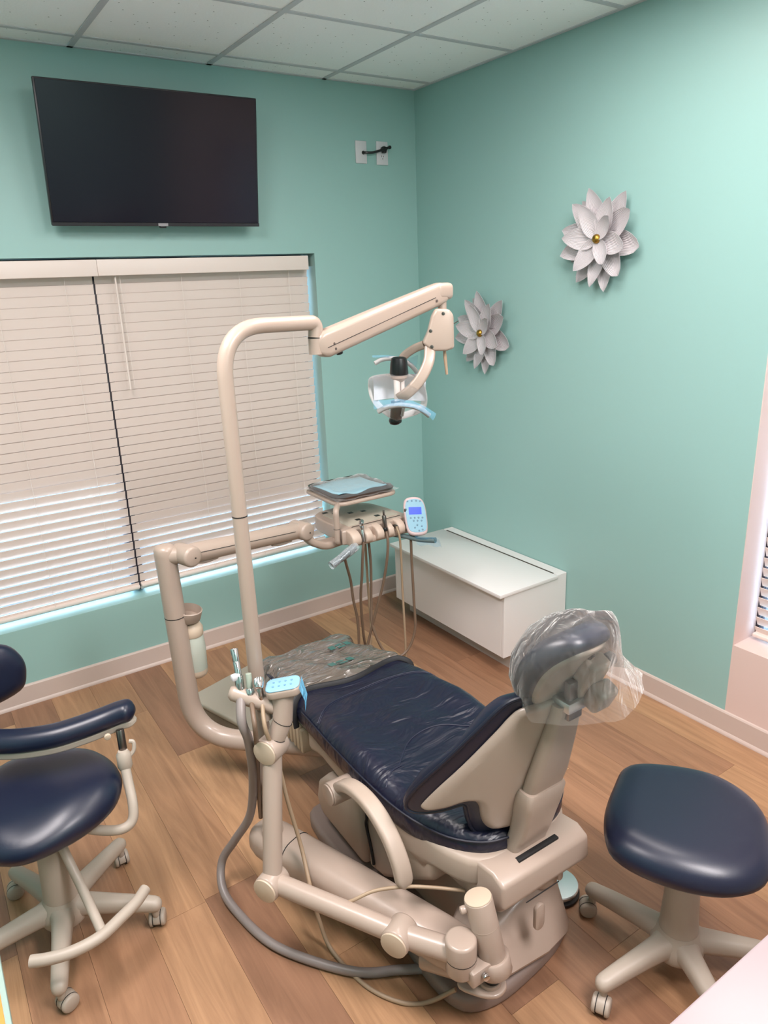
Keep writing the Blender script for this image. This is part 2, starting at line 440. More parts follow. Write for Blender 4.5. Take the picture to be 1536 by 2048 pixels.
def frame(origin, xdir, zdir=(0, 0, 1)):
    """matrix with x along xdir and z close to zdir"""
    x = Vector(xdir).normalized(); z = Vector(zdir); z = (z - x * z.dot(x)).normalized(); y = z.cross(x)
    M = Matrix((x, y, z)).transposed().to_4x4(); M.translation = Vector(origin); return M

def smooth2(pts, n=6):
    """closed Catmull-Rom in 2-D"""
    P = [Vector((p[0], p[1], 0)) for p in pts]; N_ = len(P); o = []
    for i in range(N_):
        p0, p1, p2, p3 = P[i - 1], P[i], P[(i + 1) % N_], P[(i + 2) % N_]
        for k in range(n):
            t = k / n; q = 0.5 * ((2 * p1) + (p2 - p0) * t + (2 * p0 - 5 * p1 + 4 * p2 - p3) * t * t + (3 * p1 - p0 - 3 * p2 + p3) * t ** 3)
            o.append((q.x, q.y))
    return o

def interp(x, xs, ys):
    return float(np.interp(x, xs, ys))


# ------------------------------------------------------------------ the room
RX, RY = -3.95, -4.75                       # far ends of the room on the left and behind the camera
WT = 0.2
WIN_L, WIN_R, WIN_B, WIN_T = -2.95, -0.6702, 0.3866, 2.0255
g = G()
g.box((RX, 0, 0), (WIN_L, WT, H)); g.box((WIN_R, 0, 0), (0, WT, H)); g.box((WIN_L, 0, 0), (WIN_R, WT, WIN_B)); g.box((WIN_L, 0, WIN_T), (WIN_R, WT, H))
struct(g.build('wall_back', WALL))
RW0, RW1, RWB, RWT = -2.0905, -3.35, 0.412, 2.1
struct(G().box((0, RW0, 0), (WT, WT, H)).build('wall_right', WALL))
g = G()
g.box((0, RW1, 0), (WT, RW0, RWB)); g.box((0, RW1, RWT), (WT, RW0, H)); g.box((0, RY, 0), (WT, RW1, H))
struct(g.build('wall_right', PINK))
struct(G().box((0.0, RW0 - 0.003, RWB), (WT, RW0, RWT)).build('trim_1', PINK))
struct(G().box((RX - WT, RY, 0), (RX, WT, H)).build('wall_left', WALL))
struct(G().box((RX - WT, RY - WT, 0), (WT, RY, H)).build('wall_front', WALL))

# baseboards: board and a small shoe moulding at the floor
def baseboard(name, a, b, nrm):
    a = Vector(a); b = Vector(b); nrm = Vector(nrm); d = (b - a)
    prof = [(0, 0), (0.018, 0), (0.018, 0.004), (0.015, 0.011), (0.0105, 0.017), (0.0095, 0.098), (0.006, 0.104), (0, 0.106)]
    s0 = [a + nrm * p + Vector((0, 0, q)) for p, q in prof]; s1 = [b + nrm * p + Vector((0, 0, q)) for p, q in prof]
    struct(G().loft([s0, s1]).build(name, CREAM, None, 25))
baseboard('baseboard_back', (RX, 0, 0), (-0.018, 0, 0), (0, -1, 0))
baseboard('baseboard_right', (0, RY, 0), (0, -1.2105, 0), (-1, 0, 0))

# floor: dark sub-floor with one object for each plank
fl = struct(G().box((RX, RY, -0.05), (0, 0, -0.008)).build('floor', SUB))
PW, PL, GAP = 0.178, 1.22, 0.0004
rows = {0: -2.245, 1: -0.9455, 2: -1.40, 9: -0.839, 8: -1.75, 10: -1.63, 11: -0.42}
k = -1
x1 = -0.16 + PW
while x1 > RX:
    xa, xb = max(RX, x1 - PW), min(0.0, x1)
    k_ = int(round((-0.16 - x1) / PW))
    j0 = rows.get(k_, -random.random() * PL)
    y = j0
    while y < 0: y += PL
    while y > RY:
        ya, yb = max(RY, y - PL), min(0.0, y)
        if yb - ya > 0.02:
            p = G().box((xa + GAP, ya + GAP, -0.008), (xb - GAP, yb - GAP, 0.0)).build('plank', WOOD, None, 30)
            recenter(p, ((xa + xb) / 2, (ya + yb) / 2, 0)); p.parent = fl
        y -= PL
    x1 -= PW

# ceiling: grid bars and one object for each tile
BARX = [-1.7476 + 0.5955 * i for i in range(-4, 3)]
CROSSY = [-0.1535 - 0.6096 * i for i in range(0, 9)]
ce = struct(G().box((RX, RY, H + 0.03), (0, 0, H + 0.06)).build('ceiling', WHITE_CEIL))
xs = sorted([RX, 0.0] + [b for b in BARX if RX < b < 0]); ys = sorted([RY, 0.0] + [c for c in CROSSY if RY < c < 0])
def in_lamp(x, y): return any(abs(x - lx) < 0.29 and abs(y - ly) < 0.6 for lx, ly in LAMPS)
for i in range(len(xs) - 1):
    for j in range(len(ys) - 1):
        cx, cyy = (xs[i] + xs[i + 1]) / 2, (ys[j] + ys[j + 1]) / 2
        if in_lamp(cx, cyy): continue
        e = 0.0125
        t = G().box((xs[i] + e, ys[j] + e, H + 0.004), (xs[i + 1] - e, ys[j + 1] - e, H + 0.02)).build('ceiling_tile', TILE, None, 30)
        recenter(t, (cx, cyy, H)); t.parent = ce
for b in BARX:
    if RX < b < 0: G().box((b - 0.012, RY, H), (b + 0.012, 0, H + 0.006)).build('grid_bar', WHITE_CEIL, ce)
for c in CROSSY:
    if c > RY:
        for i in range(len(xs) - 1):
            if in_lamp((xs[i] + xs[i + 1]) / 2, c): continue
            G().box((xs[i] + 0.012, c - 0.012, H + 0.0005), (xs[i + 1] - 0.012, c + 0.012, H + 0.0065)).build('cross_bar', WHITE_CEIL, ce)
G().box((RX, -0.02, H), (0, 0, H + 0.005)).build('wall_angle', WHITE_CEIL, ce)
G().box((-0.02, RY, H), (0, -0.02, H + 0.005)).build('wall_angle', WHITE_CEIL, ce)
labs = ['recessed ceiling light panel above the wall with the flowers', 'recessed ceiling light panel over the stool with armrest', 'recessed ceiling light panel behind the white counter']
for (lx, ly), lb in zip(LAMPS, labs):
    t = thing('ceiling_light', lb, 'ceiling light', (lx, ly, H), 'recessed ceiling light panels')
    G().box((lx - 0.27, ly - 0.58, H - 0.004), (lx + 0.27, ly + 0.58, H + 0.0)).build('diffuser', DIFF, t)
    g = G()
    for a, b in (((lx - 0.285, ly - 0.595), (lx - 0.27, ly + 0.595)), ((lx + 0.27, ly - 0.595), (lx + 0.285, ly + 0.595)), ((lx - 0.27, ly - 0.595), (lx + 0.27, ly - 0.58)), ((lx - 0.27, ly + 0.58), (lx + 0.27, ly + 0.595))):
        g.box((*a, H - 0.006), (*b, H + 0.01))
    g.build('light_frame', WHITE_CEIL, t)

struct(G().box((-30, -30, -0.4), (30, 30, -0.25)).build('ground', GROUND))

# windows: frame, panes
def window(name, axis, u0, u1, z0, z1, d, mull):
    """axis 'x': lies in a plane y = d; axis 'y': in a plane x = d"""
    def B(g, ua, ub, za, zb, da, db, bev=0.003):
        lo, hi = ((ua, da, za), (ub, db, zb)) if axis == 'x' else ((da, ua, za), (db, ub, zb))
        return g.box(lo, hi, bev)
    g = G(); w = 0.045
    wb = 0.014
    B(g, u0, u0 + wb, z0, z1, d, d + 0.045); B(g, u1 - wb, u1, z0, z1, d, d + 0.045); B(g, u0 + wb, u1 - wb, z0, z0 + wb, d, d + 0.045); B(g, u0 + wb, u1 - wb, z1 - w, z1, d, d + 0.045)
    for m_ in mull: B(g, m_ - 0.025, m_ + 0.025, z0 + wb, z1 - w, d - 0.060, d + 0.045)
    f = struct(g.build(name, DARKFRAME))
    ed = [u0 + wb] + [e for m_ in mull for e in (m_ - 0.025, m_ + 0.025)] + [u1 - wb]
    for a, b in zip(ed[::2], ed[1::2]):
        B(G(), a, b, z0 + wb, z1 - w, d + 0.018, d + 0.024, 0).build('pane', GLASS, f)
    return f
w1 = window('window_1', 'x', WIN_L, WIN_R, WIN_B, WIN_T, 0.15, [-1.77])
G().box((WIN_L + 0.015, 0.132, 0.98), (-1.796, 0.136, WIN_T - 0.046)).build('added_slit_panel', SCREEN, w1)  # two added panels, no real window part: keep daylight out of upper slat gaps
G().box((-1.744, 0.132, 0.72), (WIN_R - 0.03, 0.136, WIN_T - 0.046)).build('added_slit_panel', SCREEN, w1)
window('window_2', 'y', RW1, RW0 - 0.003, RWB, RWT, 0.15, [-2.75])

# blinds
def blind(label, axis, u0, u1, d, ztop, zbot, tilt_top, tilt_bot, val, cords, wand=None, pitch=0.0445, vd=(0.008, 0.022), railh=0.016):
    """slats hang at depth d; room-side edges up. axis x: wall plane y; axis y: wall plane x"""
    def pt(u, dd, z): return Vector((u, dd, z)) if axis == 'x' else Vector((dd, u, z))
    t = thing('window_blind', label, 'blind', pt((u0 + u1) / 2, d, zbot))
    def B(ua, ub, da, db, za, zb, bev=0.002):
        lo, hi = pt(ua, da, za), pt(ub, db, zb); return G().box(lo, hi, bev)
    B(val[0], val[1], vd[0], vd[1], val[2], val[3], 0.003).build('valance', BLIND, t)
    B(u0, u1, d - 0.025, d + 0.025, ztop, ztop + 0.04).build('head_rail', BLIND, t)
    n = int((ztop - zbot - 0.03) / pitch)
    hw, th = 0.0224, 0.0010
    for i in range(n + 1):
        zc = ztop - 0.03 - i * pitch
        f = i / n; a = tilt_top + (tilt_bot - tilt_top) * max(0, (f - 0.35) / 0.65) ** 1.5
        a += random.uniform(-0.5, 0.5)
        a = math.radians(a); ca, sa = math.cos(a), math.sin(a)
        sec = []
        for s_, h in ((-1, -th), (0, -th), (1, -th), (1, th), (0, th), (-1, th)):
            # s_ = -1 is the room side (up)
            sec.append((s_ * hw * ca - h * sa * 1, -s_ * hw * sa - h * ca))
        G().loft([[pt(u0 + 0.001, d + p, zc + q) for p, q in sec], [pt(u1 - 0.001, d + p, zc + q) for p, q in sec]]).build('slat', BLIND, t, 40)
    B(u0 + 0.001, u1 - 0.001, d - 0.024, d + 0.024, zbot, zbot + railh, 0.004).build('bottom_rail', BLIND, t)
    for c in cords:
        G().tube([pt(c, d - 0.0285, ztop + 0.01), pt(c, d - 0.0285, zbot + railh)], 0.0011, 6).build('ladder_cord', CORD, t)
    if wand:
        G().tube([pt(wand[0], d - 0.045, wand[1]), pt(wand[0] - 0.004, d - 0.05, wand[2])], 0.0045, 8).build('tilt_wand', BLIND, t)
        G().tube([pt(wand[0] + 0.022, d - 0.04, wand[1]), pt(wand[0] + 0.02, d - 0.043, wand[2] + 0.02)], 0.0011, 6).build('lift_cord', CORD, t)
    return t
BD = 0.082
blind('white slatted blind left of the dark gap in the wide window', 'x', WIN_L + 0.012, -1.7785, BD, 1.965, 0.416, 76, 71, (WIN_L + 0.01, -1.7665, 1.945, 2.016), (-1.905, -2.19, -2.47))
blind('white slatted blind behind the lamp pole, right half of the wide window', 'x', -1.7715, -0.6775, BD, 1.965, 0.420, 76, 74, (-1.766, -0.703, 1.946, 2.016), (-1.375, -1.078, -0.80), wand=(-1.688, 1.952, 1.43))
blind('white slatted blind in the pale window at the right edge', 'y', RW1 + 0.012, RW0 - 0.022, 0.118, 2.03, 0.43, 68, 64, (RW1 + 0.01, RW0 - 0.012, 2.02, 2.09), (-2.24, -2.7, -3.1), vd=(0.06, 0.074), pitch=0.043)

# television on a tilting bracket
TVc, tilt = Vector((-1.485, -0.142, 2.411)), 0.166
tv = thing('television', 'large black flat-screen television above the window blinds', 'television', (-1.485, -0.1, 2.13))
Mx = Matrix.Translation(TVc) @ Matrix.Rotation(-0.014, 4, 'Z') @ Matrix.Rotation(tilt, 4, 'X')
# local: x right, z up, -y towards the room
G().box((-0.4615, -0.010, -0.267), (0.4615, 0.012, 0.267), 0.004, M=Mx).build('body', TVB, tv)
G().box((-0.36, 0.012, -0.23), (0.36, 0.045, 0.14), 0.012, M=Mx).build('rear_housing', TVB, tv)
G().box((-0.455, -0.0125, -0.252), (0.455, -0.0095, 0.2615), 0.0008, 1, M=Mx).build('screen', TVS, tv)
G().box((-0.4615, -0.0135, -0.267), (0.4615, -0.0095, -0.2525), 0.001, 1, M=Mx).build('lower_bezel', TVB, tv)
G().box((-0.022, -0.0145, -0.2665), (0.022, -0.013, -0.2545), 0.0008, 1, M=Mx).build('badge', mat('badge_grey', (150, 146, 150), 0.4), tv)
G().box((-0.014, -0.013, -0.275), (0.014, 0.006, -0.2665), 0.002, M=Mx).build('sensor', BLACK, tv)
g = G(); g.box((-1.70, -0.012, 2.30), (-1.26, 0.0, 2.52), 0.003)
for x in (-1.62, -1.36):
    g.box((x - 0.015, -0.095, 2.33), (x + 0.015, -0.012, 2.36), 0.003); g.box((x - 0.015, -0.12, 2.47), (x + 0.015, -0.012, 2.50), 0.003)
g.build('wall_bracket', BLACK, tv)

# wall plates
def plate(x0, x1, z0, z1, t, name):
    fn = lambda u, v, d: Vector((u, d, v))
    G().prism([(x0, z0), (x1, z0), (x1, z1), (x0, z1)], fn, 0.0, -0.007, 0.003, 2).build(name, PLATE, t)
p1 = thing('cable_plate', 'blank white wall plate with a cable coming out', 'wall plate', (-0.356, 0, 2.465))
plate(-0.391, -0.322, 2.465, 2.573, p1, 'cover'); G().lathe([(0.009, 0), (0.009, 0.003), (0.006, 0.003)], (-0.345, -0.0065, 2.517), (0, -1, 0), 16).build('cable_hole', DARK, p1)
p2 = thing('power_outlet', 'white wall outlet nearest the room corner, plug in its upper socket', 'outlet', (-0.224, 0, 2.463))
plate(-0.261, -0.188, 2.463, 2.577, p2, 'cover')
for zc in (2.540, 2.500):
    s = G().prism(rrect(0.034, 0.03, 0.011), lambda u, v, d, zc=zc: Vector((-0.2245 + u, d, zc + v)), -0.0065, -0.0085, 0.0006, 1).build('socket', PLATE, p2)
    g = G(); g.box((-0.232, -0.0095, zc + 0.001), (-0.230, -0.0083, zc + 0.009)); g.box((-0.2195, -0.0095, zc + 0.001), (-0.2175, -0.0083, zc + 0.008)); g.lathe([(0.0025, 0), (0.0025, 0.001)], (-0.2245, -0.0085, zc - 0.007), (0, -1, 0), 10)
    g.build('slot', DARK, s)
cord = thing('wall_cable', 'short black cord plugged into the wall outlet', 'cord', (-0.30, -0.02, 2.52))
G().tube(spl([(-0.347, -0.004, 2.517), (-0.336, -0.022, 2.516), (-0.30, -0.03, 2.517), (-0.255, -0.034, 2.528), (-0.225, -0.036, 2.538), (-0.195, -0.034, 2.546)]), 0.0062, 10).build('cable', BLACK, cord)
g = G(); g.lathe([(0.013, 0), (0.0155, 0.006), (0.0155, 0.02), (0.011, 0.03)], (-0.2245, -0.0085, 2.536), (0, -1, 0), 20)
g.box((-0.236, -0.036, 2.518), (-0.213, -0.012, 2.54), 0.006); g.lathe([(0.008, 0), (0.009, 0.004), (0.008, 0.01)], (-0.199, -0.034, 2.545), (1, 0, 0.25), 14)
g.build('plug', BLACK, cord)

# wall flowers
def petal(t, ang, L, W, h0, h1, cup, blunt=0.0, tw=0.0, O=None):
    a = math.radians(ang); du = Vector((0, -math.cos(a), math.sin(a))); dv = Vector((0, math.sin(a), math.cos(a))); dn = Vector((-1, 0, 0))
    NS, NT = 12, 6; V = []; uvs = []
    for i in range(NS + 1):
        s_ = i / NS
        w = 1.12 * W * (math.sin(PI * min(1, s_ * (1 - 0.10 * blunt)) ** 0.82) ** 0.72 if 0 < s_ < 1 else 0.0)
        w = max(w, 0.006 * (1 - s_) + (0.012 * blunt if i == NS else 0.0))
        hh = h0 + (h1 - h0) * s_ - 0.012 * math.sin(PI * s_)
        for j in range(NT + 1):
            q = -1 + 2 * j / NT
            p = O + du * (L * s_) + dv * (w * q * 0.5) + dn * (hh + cup * (q * q) * w + tw * q * w)
            V.append(p); uvs.append((s_, q))
    th = 0.0014; N_ = len(V); V2 = V + [p - dn * th for p in V]; F_ = []
    def ix(i, j): return i * (NT + 1) + j
    for i in range(NS):
        for j in range(NT):
            q = [ix(i, j), ix(i, j + 1), ix(i + 1, j + 1), ix(i + 1, j)]; F_.append(q); F_.append([N_ + k_ for k_ in reversed(q)])
    ring = [ix(0, j) for j in range(NT + 1)] + [ix(i, NT) for i in range(1, NS + 1)] + [ix(NS, j) for j in range(NT - 1, -1, -1)] + [ix(i, 0) for i in range(NS - 1, 0, -1)]
    for a_, b_ in zip(ring, ring[1:] + ring[:1]): F_.append([a_, N_ + a_, N_ + b_, b_])
    me = bpy.data.meshes.new('petal'); me.from_pydata([tuple(v) for v in V2], [], F_); me.update()
    uvl = me.uv_layers.new(name='UVMap')
    allu = uvs + uvs
    for lp in me.loops: uvl.data[lp.index].uv = allu[lp.vertex_index]
    return finish(me, 'petal', PETAL, t, 50)

def flower(label, y, z, rot):
    t = thing('wall_flower', label, 'wall decoration', (0, y, z), 'white petal flowers on the wall')
    O = Vector((0, y, z))
    G().cyl((0, y, z), (-0.066, y, z), 0.016, 0.003).build('mount', PLATE, t)
    # angle, length, width, base height, tip height, cup
    back = [(109, .215, .088, .030, .052, .14), (58, .205, .088, .026, .036, .15), (33, .180, .088, .032, .060, .18, .9), (-12, .195, .092, .026, .040, .16, .8), (-55, .182, .088, .034, .052, .15, .8), (-86, .215, .080, .022, .030, .14), (-102, .197, .072, .036, .056, .12), (-129, .222, .086, .024, .030, .14), (-165, .228, .090, .032, .050, .14), (168, .232, .090, .026, .036, .14), (136, .215, .088, .036, .056, .13), (129, .205, .08, .018, .022, .1), (-155, .20, .08, .018, .020, .1)]
    front = [(122, .162, .076, .064, .088, .14), (66, .170, .080, .060, .084, .13), (46, .112, .060, .072, .098, .18, .8), (176, .186, .084, .058, .080, .12), (-133, .170, .078, .062, .078, .12), (-62, .114, .064, .072, .088, .14, .8), (-16, .150, .080, .058, .078, .13, .5)]
    for p in back + front:
        petal(t, p[0] + rot, p[1], p[2], p[3], p[4], p[5], p[6] if len(p) > 6 else 0.0, O=O)
    G().lathe([(0.019, 0.0), (0.0195, 0.006), (0.017, 0.013), (0.012, 0.018), (0.006, 0.0205), (0.0, 0.021)], O + Vector((-0.066, 0, 0)), (-1, 0, 0), 20).build('gold_centre', GOLD, t, 60)
flower('white layered petal flower with gold centre, upper right and larger', -1.347, 2.009, 0)
flower('white layered petal flower with gold centre beside the lamp arm', -0.614, 1.600, -6)

# white storage bench with a hinged lid
cb = thing('storage_bench', 'low glossy white storage bench with hinged lid against the wall', 'storage bench', (-0.22, -0.74, 0))
CY0, CY1 = -1.2, -0.285
fn = lambda u, v, d: Vector((u, d, v))
side = [(-0.33, 0), (-0.003, 0), (-0.003, 0.445), (-0.066, 0.445), (-0.066, 0.424), (-0.425, 0.424), (-0.425, 0.10), (-0.33, 0.10)]
G().prism(side, fn, CY0, CY0 + 0.018, 0.0012, 1).build('side_panel', CABW, cb)
G().prism(side, fn, CY1 - 0.018, CY1, 0.0012, 1).build('side_panel', CABW, cb)
G().box((-0.425, CY0 + 0.019, 0.10), (-0.407, CY1 - 0.019, 0.418), 0.0012, 1).build('front_panel', CABW, cb)
G().box((-0.345, CY0 + 0.019, 0.0), (-0.33, CY1 - 0.019, 0.10), 0.001, 1).build('toe_kick', mat('toe_kick_grey', (196, 188, 182), 0.4), cb)
G().box((-0.407, CY0 + 0.019, 0.095), (-0.003, CY1 - 0.019, 0.11)).build('bottom_panel', CABW, cb)
lid = G().box((-0.456, CY0 - 0.006, 0.427), (-0.070, CY1 + 0.004, 0.445), 0.0018, 2).build('lid', CABW, cb)
G().box((-0.066, CY0 + 0.019, 0.427), (-0.003, CY1 - 0.019, 0.445), 0.001, 1).build('back_rail', CABW, cb)
hg = G().box((-0.0705, CY0 + 0.03, 0.4435), (-0.0625, CY1 - 0.03, 0.4462)).build('piano_hinge', mat('hinge_brown', (86, 74, 66), 0.5, metal=0.6), cb)

# ------------------------------------------------------------------ dental chair
CX = -1.455
ch = thing('dental_chair', 'navy leather dental chair with beige shell, reclining seat and headrest', 'dental chair', (CX, -1.95, 0))
YZ = lambda u, v, d: Vector((d, u, v))          # side profiles: u = y, v = z, d = x
XY = lambda u, v, d: Vector((u, v, d))

base = smooth2([(-1.69, -1.56), (-1.60, -1.50), (-1.45, -1.49), (-1.30, -1.50), (-1.22, -1.56), (-1.21, -1.9), (-1.225, -2.22), (-1.25, -2.36), (-1.33, -2.42), (-1.46, -2.445), (-1.60, -2.45), (-1.69, -2.41), (-1.715, -2.3), (-1.70, -2.1), (-1.70, -1.9)], 4)
G().prism(base, XY, 0.0, 0.055, 0.018, 4).build('base_plate', BASEGREY, ch, 40)
# lift arm hidden under the covers
G().prism([(-2.31, 0.03), (-2.34, 0.10), (-2.33, 0.22), (-2.26, 0.31), (-2.0, 0.26), (-1.80, 0.16), (-1.74, 0.03)], YZ, CX - 0.12, CX + 0.13, 0.015, 3).build('lift_arm', BEIGE_D, ch)
# rear mount: low at the left corner, higher towards the right
secs = []
for x, y0, y1, zt in ((-1.665, -2.405, -2.34, 0.13), (-1.63, -2.425, -2.28, 0.16), (-1.55, -2.445, -2.24, 0.20), (-1.42, -2.455, -2.22, 0.25), (-1.33, -2.44, -2.22, 0.285), (-1.302, -2.42, -2.22, 0.28)):
    zb = 0.075; sl = 0.35 * (zt - 0.05)
    secs.append([(x, a, b) for a, b in ((y0, zb), (y0 - 0.004, zb + 0.012), (y0 + sl * 0.5, zb + (zt - zb) * 0.5), (y0 + sl * 0.92, zt - 0.014), (y0 + sl + 0.008, zt - 0.003), (y0 + sl + 0.022, zt), (y1 - 0.012, zt), (y1, zt - 0.012), (y1, zb))])
G().loft(secs).build('rear_mount', BEIGE, ch, 40)
g = G(); g.cyl((-1.365, -2.36, 0.24), (-1.365, -2.36, 0.285), 0.052, 0.006); g.cyl((-1.365, -2.36, 0.285), (-1.365, -2.36, 0.335), 0.044, 0.004)
g.build('swivel_collar', BEIGE_D, ch)
G().prism(rrect(0.034, 0.085, 0.016), lambda u, v, d: Vector((-1.475 + u, d, 0.255 + v)), -2.475, -2.462, 0.004, 2).build('release_lever', BEIGE, ch)
G().prism(rrect(0.02, 0.06, 0.0095), lambda u, v, d: Vector((-1.352 + u, d, 0.30 + v)), -2.43, -2.41, 0.003, 2).build('release_lever', BEIGE, ch)
# side covers
G().prism([(-1.905, 0.09), (-1.62, 0.105), (-1.585, 0.16), (-1.605, 0.235), (-1.66, 0.29), (-1.78, 0.33), (-1.905, 0.345)], YZ, -1.675, -1.235, 0.022, 4).build('front_cover', BEIGE_D, ch)
G().prism([(-1.912, 0.095), (-1.912, 0.35), (-2.10, 0.385), (-2.26, 0.40), (-2.25, 0.30), (-2.12, 0.20), (-2.0, 0.115)], YZ, -1.665, -1.245, 0.020, 4).build('side_cover', BEIGE_D, ch)
G().tube(spl([(-1.667, -1.885, 0.345), (-1.672, -1.925, 0.335), (-1.674, -1.932, 0.30), (-1.673, -1.925, 0.27), (-1.672, -1.945, 0.20), (-1.671, -1.955, 0.14)], 5), 0.005, 8).build('cover_gap', DARK, ch)
# beige seat pan under the cushion
pan = smooth2([(-0.17, -1.50), (-0.20, -1.62), (-0.225, -1.85), (-0.225, -2.1), (-0.20, -2.30), (-0.12, -2.40), (0.12, -2.40), (0.20, -2.30), (0.225, -2.1), (0.225, -1.85), (0.20, -1.62), (0.17, -1.50)], 4)
G().prism(pan, lambda u, v, d: Vector((CX + u, v, d + (0.02 if v < -2.2 else 0) - 0.03 * max(0, (v + 1.75)) / 0.25)), 0.335, 0.425, 0.02, 3).build('seat_pan', BEIGE_D, ch)
# hip box with the slot for the back hinge
hip = [(-2.225, 0.297), (-2.212, 0.40), (-2.26, 0.424), (-2.435, 0.448), (-2.474, 0.430), (-2.480, 0.365), (-2.458, 0.338), (-2.30, 0.300)]
hb = G().prism(hip, YZ, -1.612, -1.298, 0.010, 3).build('hip_box', BEIGE, ch)
G().box((-1.530, -2.446, 0.43), (-1.385, -2.430, 0.4492), 0.002).build('hinge_slot', DARK, hb)
G().tube(spl([(-1.6135, -2.205, 0.405), (-1.6145, -2.245, 0.40), (-1.6145, -2.262, 0.36), (-1.6145, -2.25, 0.31)], 5), 0.0018, 6).build('panel_joint', DARK, hb)
G().tube([(-1.52, -2.4655, 0.325), (-1.40, -2.4655, 0.325)], 0.0015, 6).build('panel_joint', DARK, hb)
# toe rest support and bellows below the toe board
G().box((CX - 0.13, -1.55, 0.20), (CX + 0.13, -1.20, 0.30), 0.03, 3).build('toe_support', BEIGE_D, ch)
for i in range(6):
    yy = -1.50 + i * 0.028
    G().box((CX - 0.215, yy, 0.275), (CX + 0.215, yy + 0.022, 0.372), 0.008, 2).build('bellows_rib', mat('bellows_tan', (176, 156, 132), 0.6) if i == 0 else bpy.data.materials['bellows_tan'], ch)

# seat cushion
CXS = CX + 0.018
seat_half = [(0, -1.045), (0.14, -1.048), (0.195, -1.075), (0.212, -1.14), (0.222, -1.3), (0.240, -1.45), (0.258, -1.65), (0.268, -1.86), (0.262, -2.06), (0.245, -2.19), (0.208, -2.295), (0.150, -2.365), (0.08, -2.393), (0, -2.398)]
seat_out = smooth2(seat_half + [(-a, b) for a, b in seat_half[-2:0:-1]], 4)
def rim(v): return interp(v, [-2.4, -2.3, -2.1, -1.85, -1.6, -1.45, -1.25, -1.04], [0.455, 0.45, 0.45, 0.462, 0.458, 0.445, 0.415, 0.385])
def seat_top(u, v):
    b = 0.052 + 0.018 * max(0, min(1, (abs(u) - 0.12) / 0.1)) * max(0, min(1, (-v - 1.5) / 0.3)) - 0.012 * max(0, min(1, (-v - 2.0) / 0.3))
    b += 0.004 * math.sin(v * 21 + u * 9) * math.sin(u * 17 - v * 5 + 1)
    return b
SEAT = lambda u, v, h: Vector((CXS + u, v, rim(v) + h))
sc_ = G().pillow(seat_out, SEAT, seat_top, -0.054, 0.06, 0.03, 0.028).build('seat_cushion', NAVY, ch, 60)
def seat_z(u, v, off=0.0):
    # height of the cushion's upper skin, with the rim fall-off
    pts = np.array(seat_out); nx = np.roll(pts, -1, 0); p = np.array([u, v]); d = nx - pts
    t = np.clip(((p - pts) * d).sum(1) / np.maximum((d ** 2).sum(1), 1e-12), 0, 1)
    ds = np.sqrt(((p - (pts + t[:, None] * d)) ** 2).sum(1)).min()
    x = min(1, ds / 0.06)
    return rim(v) + seat_top(u, v) * math.sqrt(max(0, 1 - (1 - x) ** 2)) + off
def seam(pts, r=0.0022, name='seam', m=None):
    q = spl([(a, b, 0) for a, b in pts], 6)
    G().tube([(CXS + p.x, p.y, seat_z(p.x, p.y, 0.0003)) for p in q], r, 6).build(name, m or STITCH, sc_)
seam([(-0.245, -1.66), (-0.15, -1.60), (0, -1.58), (0.15, -1.60), (0.245, -1.66)])
seam([(-0.245, -1.668), (-0.15, -1.608), (0, -1.588), (0.15, -1.608), (0.245, -1.668)], 0.0014)
seam([(-0.243, -2.06), (-0.20, -2.03), (-0.16, -2.02)]); seam([(0.243, -2.06), (0.20, -2.03), (0.16, -2.02)])
seam([(-0.17, -2.02), (-0.06, -1.93), (0.06, -1.93), (0.17, -2.02)])
pp = []
for a, b in [p for p in seat_out if p[1] < -1.5]:
    pp.append((a, b))
L_ = sorted([p for p in pp if p[0] < 0], key=lambda p: -p[1]); R_ = sorted([p for p in pp if p[0] >= 0], key=lambda p: p[1])
ring = [(a * 0.985, b, rim(b) + 0.026) for a, b in L_]
G().tube([(CXS + a, b, c) for a, b, c in ring], 0.0035, 6).build('piping', NAVYD, sc_)
G().tube([(CXS - a, b, c) for a, b, c in ring], 0.0035, 6).build('piping', NAVYD, sc_)

# backrest: cushion, beige shell, spine
def y_sp(z): return -2.372 - (z - 0.50) * 0.272
def BACK(off, s_=1.0):
    return lambda u, v, h: Vector((CX + u, y_sp(v) + 2.35 * u * u + off + h, v))
half = [(0.0, 0.503), (0.085, 0.503), (0.112, 0.520), (0.128, 0.556), (0.138, 0.596), (0.152, 0.617), (0.175, 0.615), (0.205, 0.590), (0.236, 0.572), (0.246, 0.578), (0.242, 0.600), (0.222, 0.660), (0.192, 0.735), (0.160, 0.815), (0.140, 0.862), (0.124, 0.900), (0.105, 0.924), (0.06, 0.934), (0, 0.935)]
def sym(hf): return smooth2(hf + [(-a, b) for a, b in hf[-2:0:-1]], 3)
shell = G().pillow(sym(half), BACK(-0.008), 0.006, -0.016, 0.012, 0.016, 0.022).build('back_shell', BEIGE, ch, 60)
ch_half = [(0.0, 0.47), (0.09, 0.472), (0.128, 0.492), (0.148, 0.545), (0.158, 0.583), (0.168, 0.592), (0.20, 0.568), (0.240, 0.548), (0.264, 0.556), (0.264, 0.60), (0.243, 0.67), (0.212, 0.75), (0.180, 0.83), (0.158, 0.88), (0.142, 0.914), (0.118, 0.944), (0.07, 0.954), (0, 0.955)]
bc = G().pillow(sym(ch_half), BACK(0.006), lambda u, v: 0.05 + 0.008 * math.sin(v * 30), -0.008, 0.03, 0.008, 0.024).build('back_cushion', NAVYS, ch, 60)
edge = sym(ch_half)
G().tube([BACK(0.004)(u, v, 0) for u, v in edge + edge[:1]], 0.0055, 8).build('piping', NAVYD, bc)
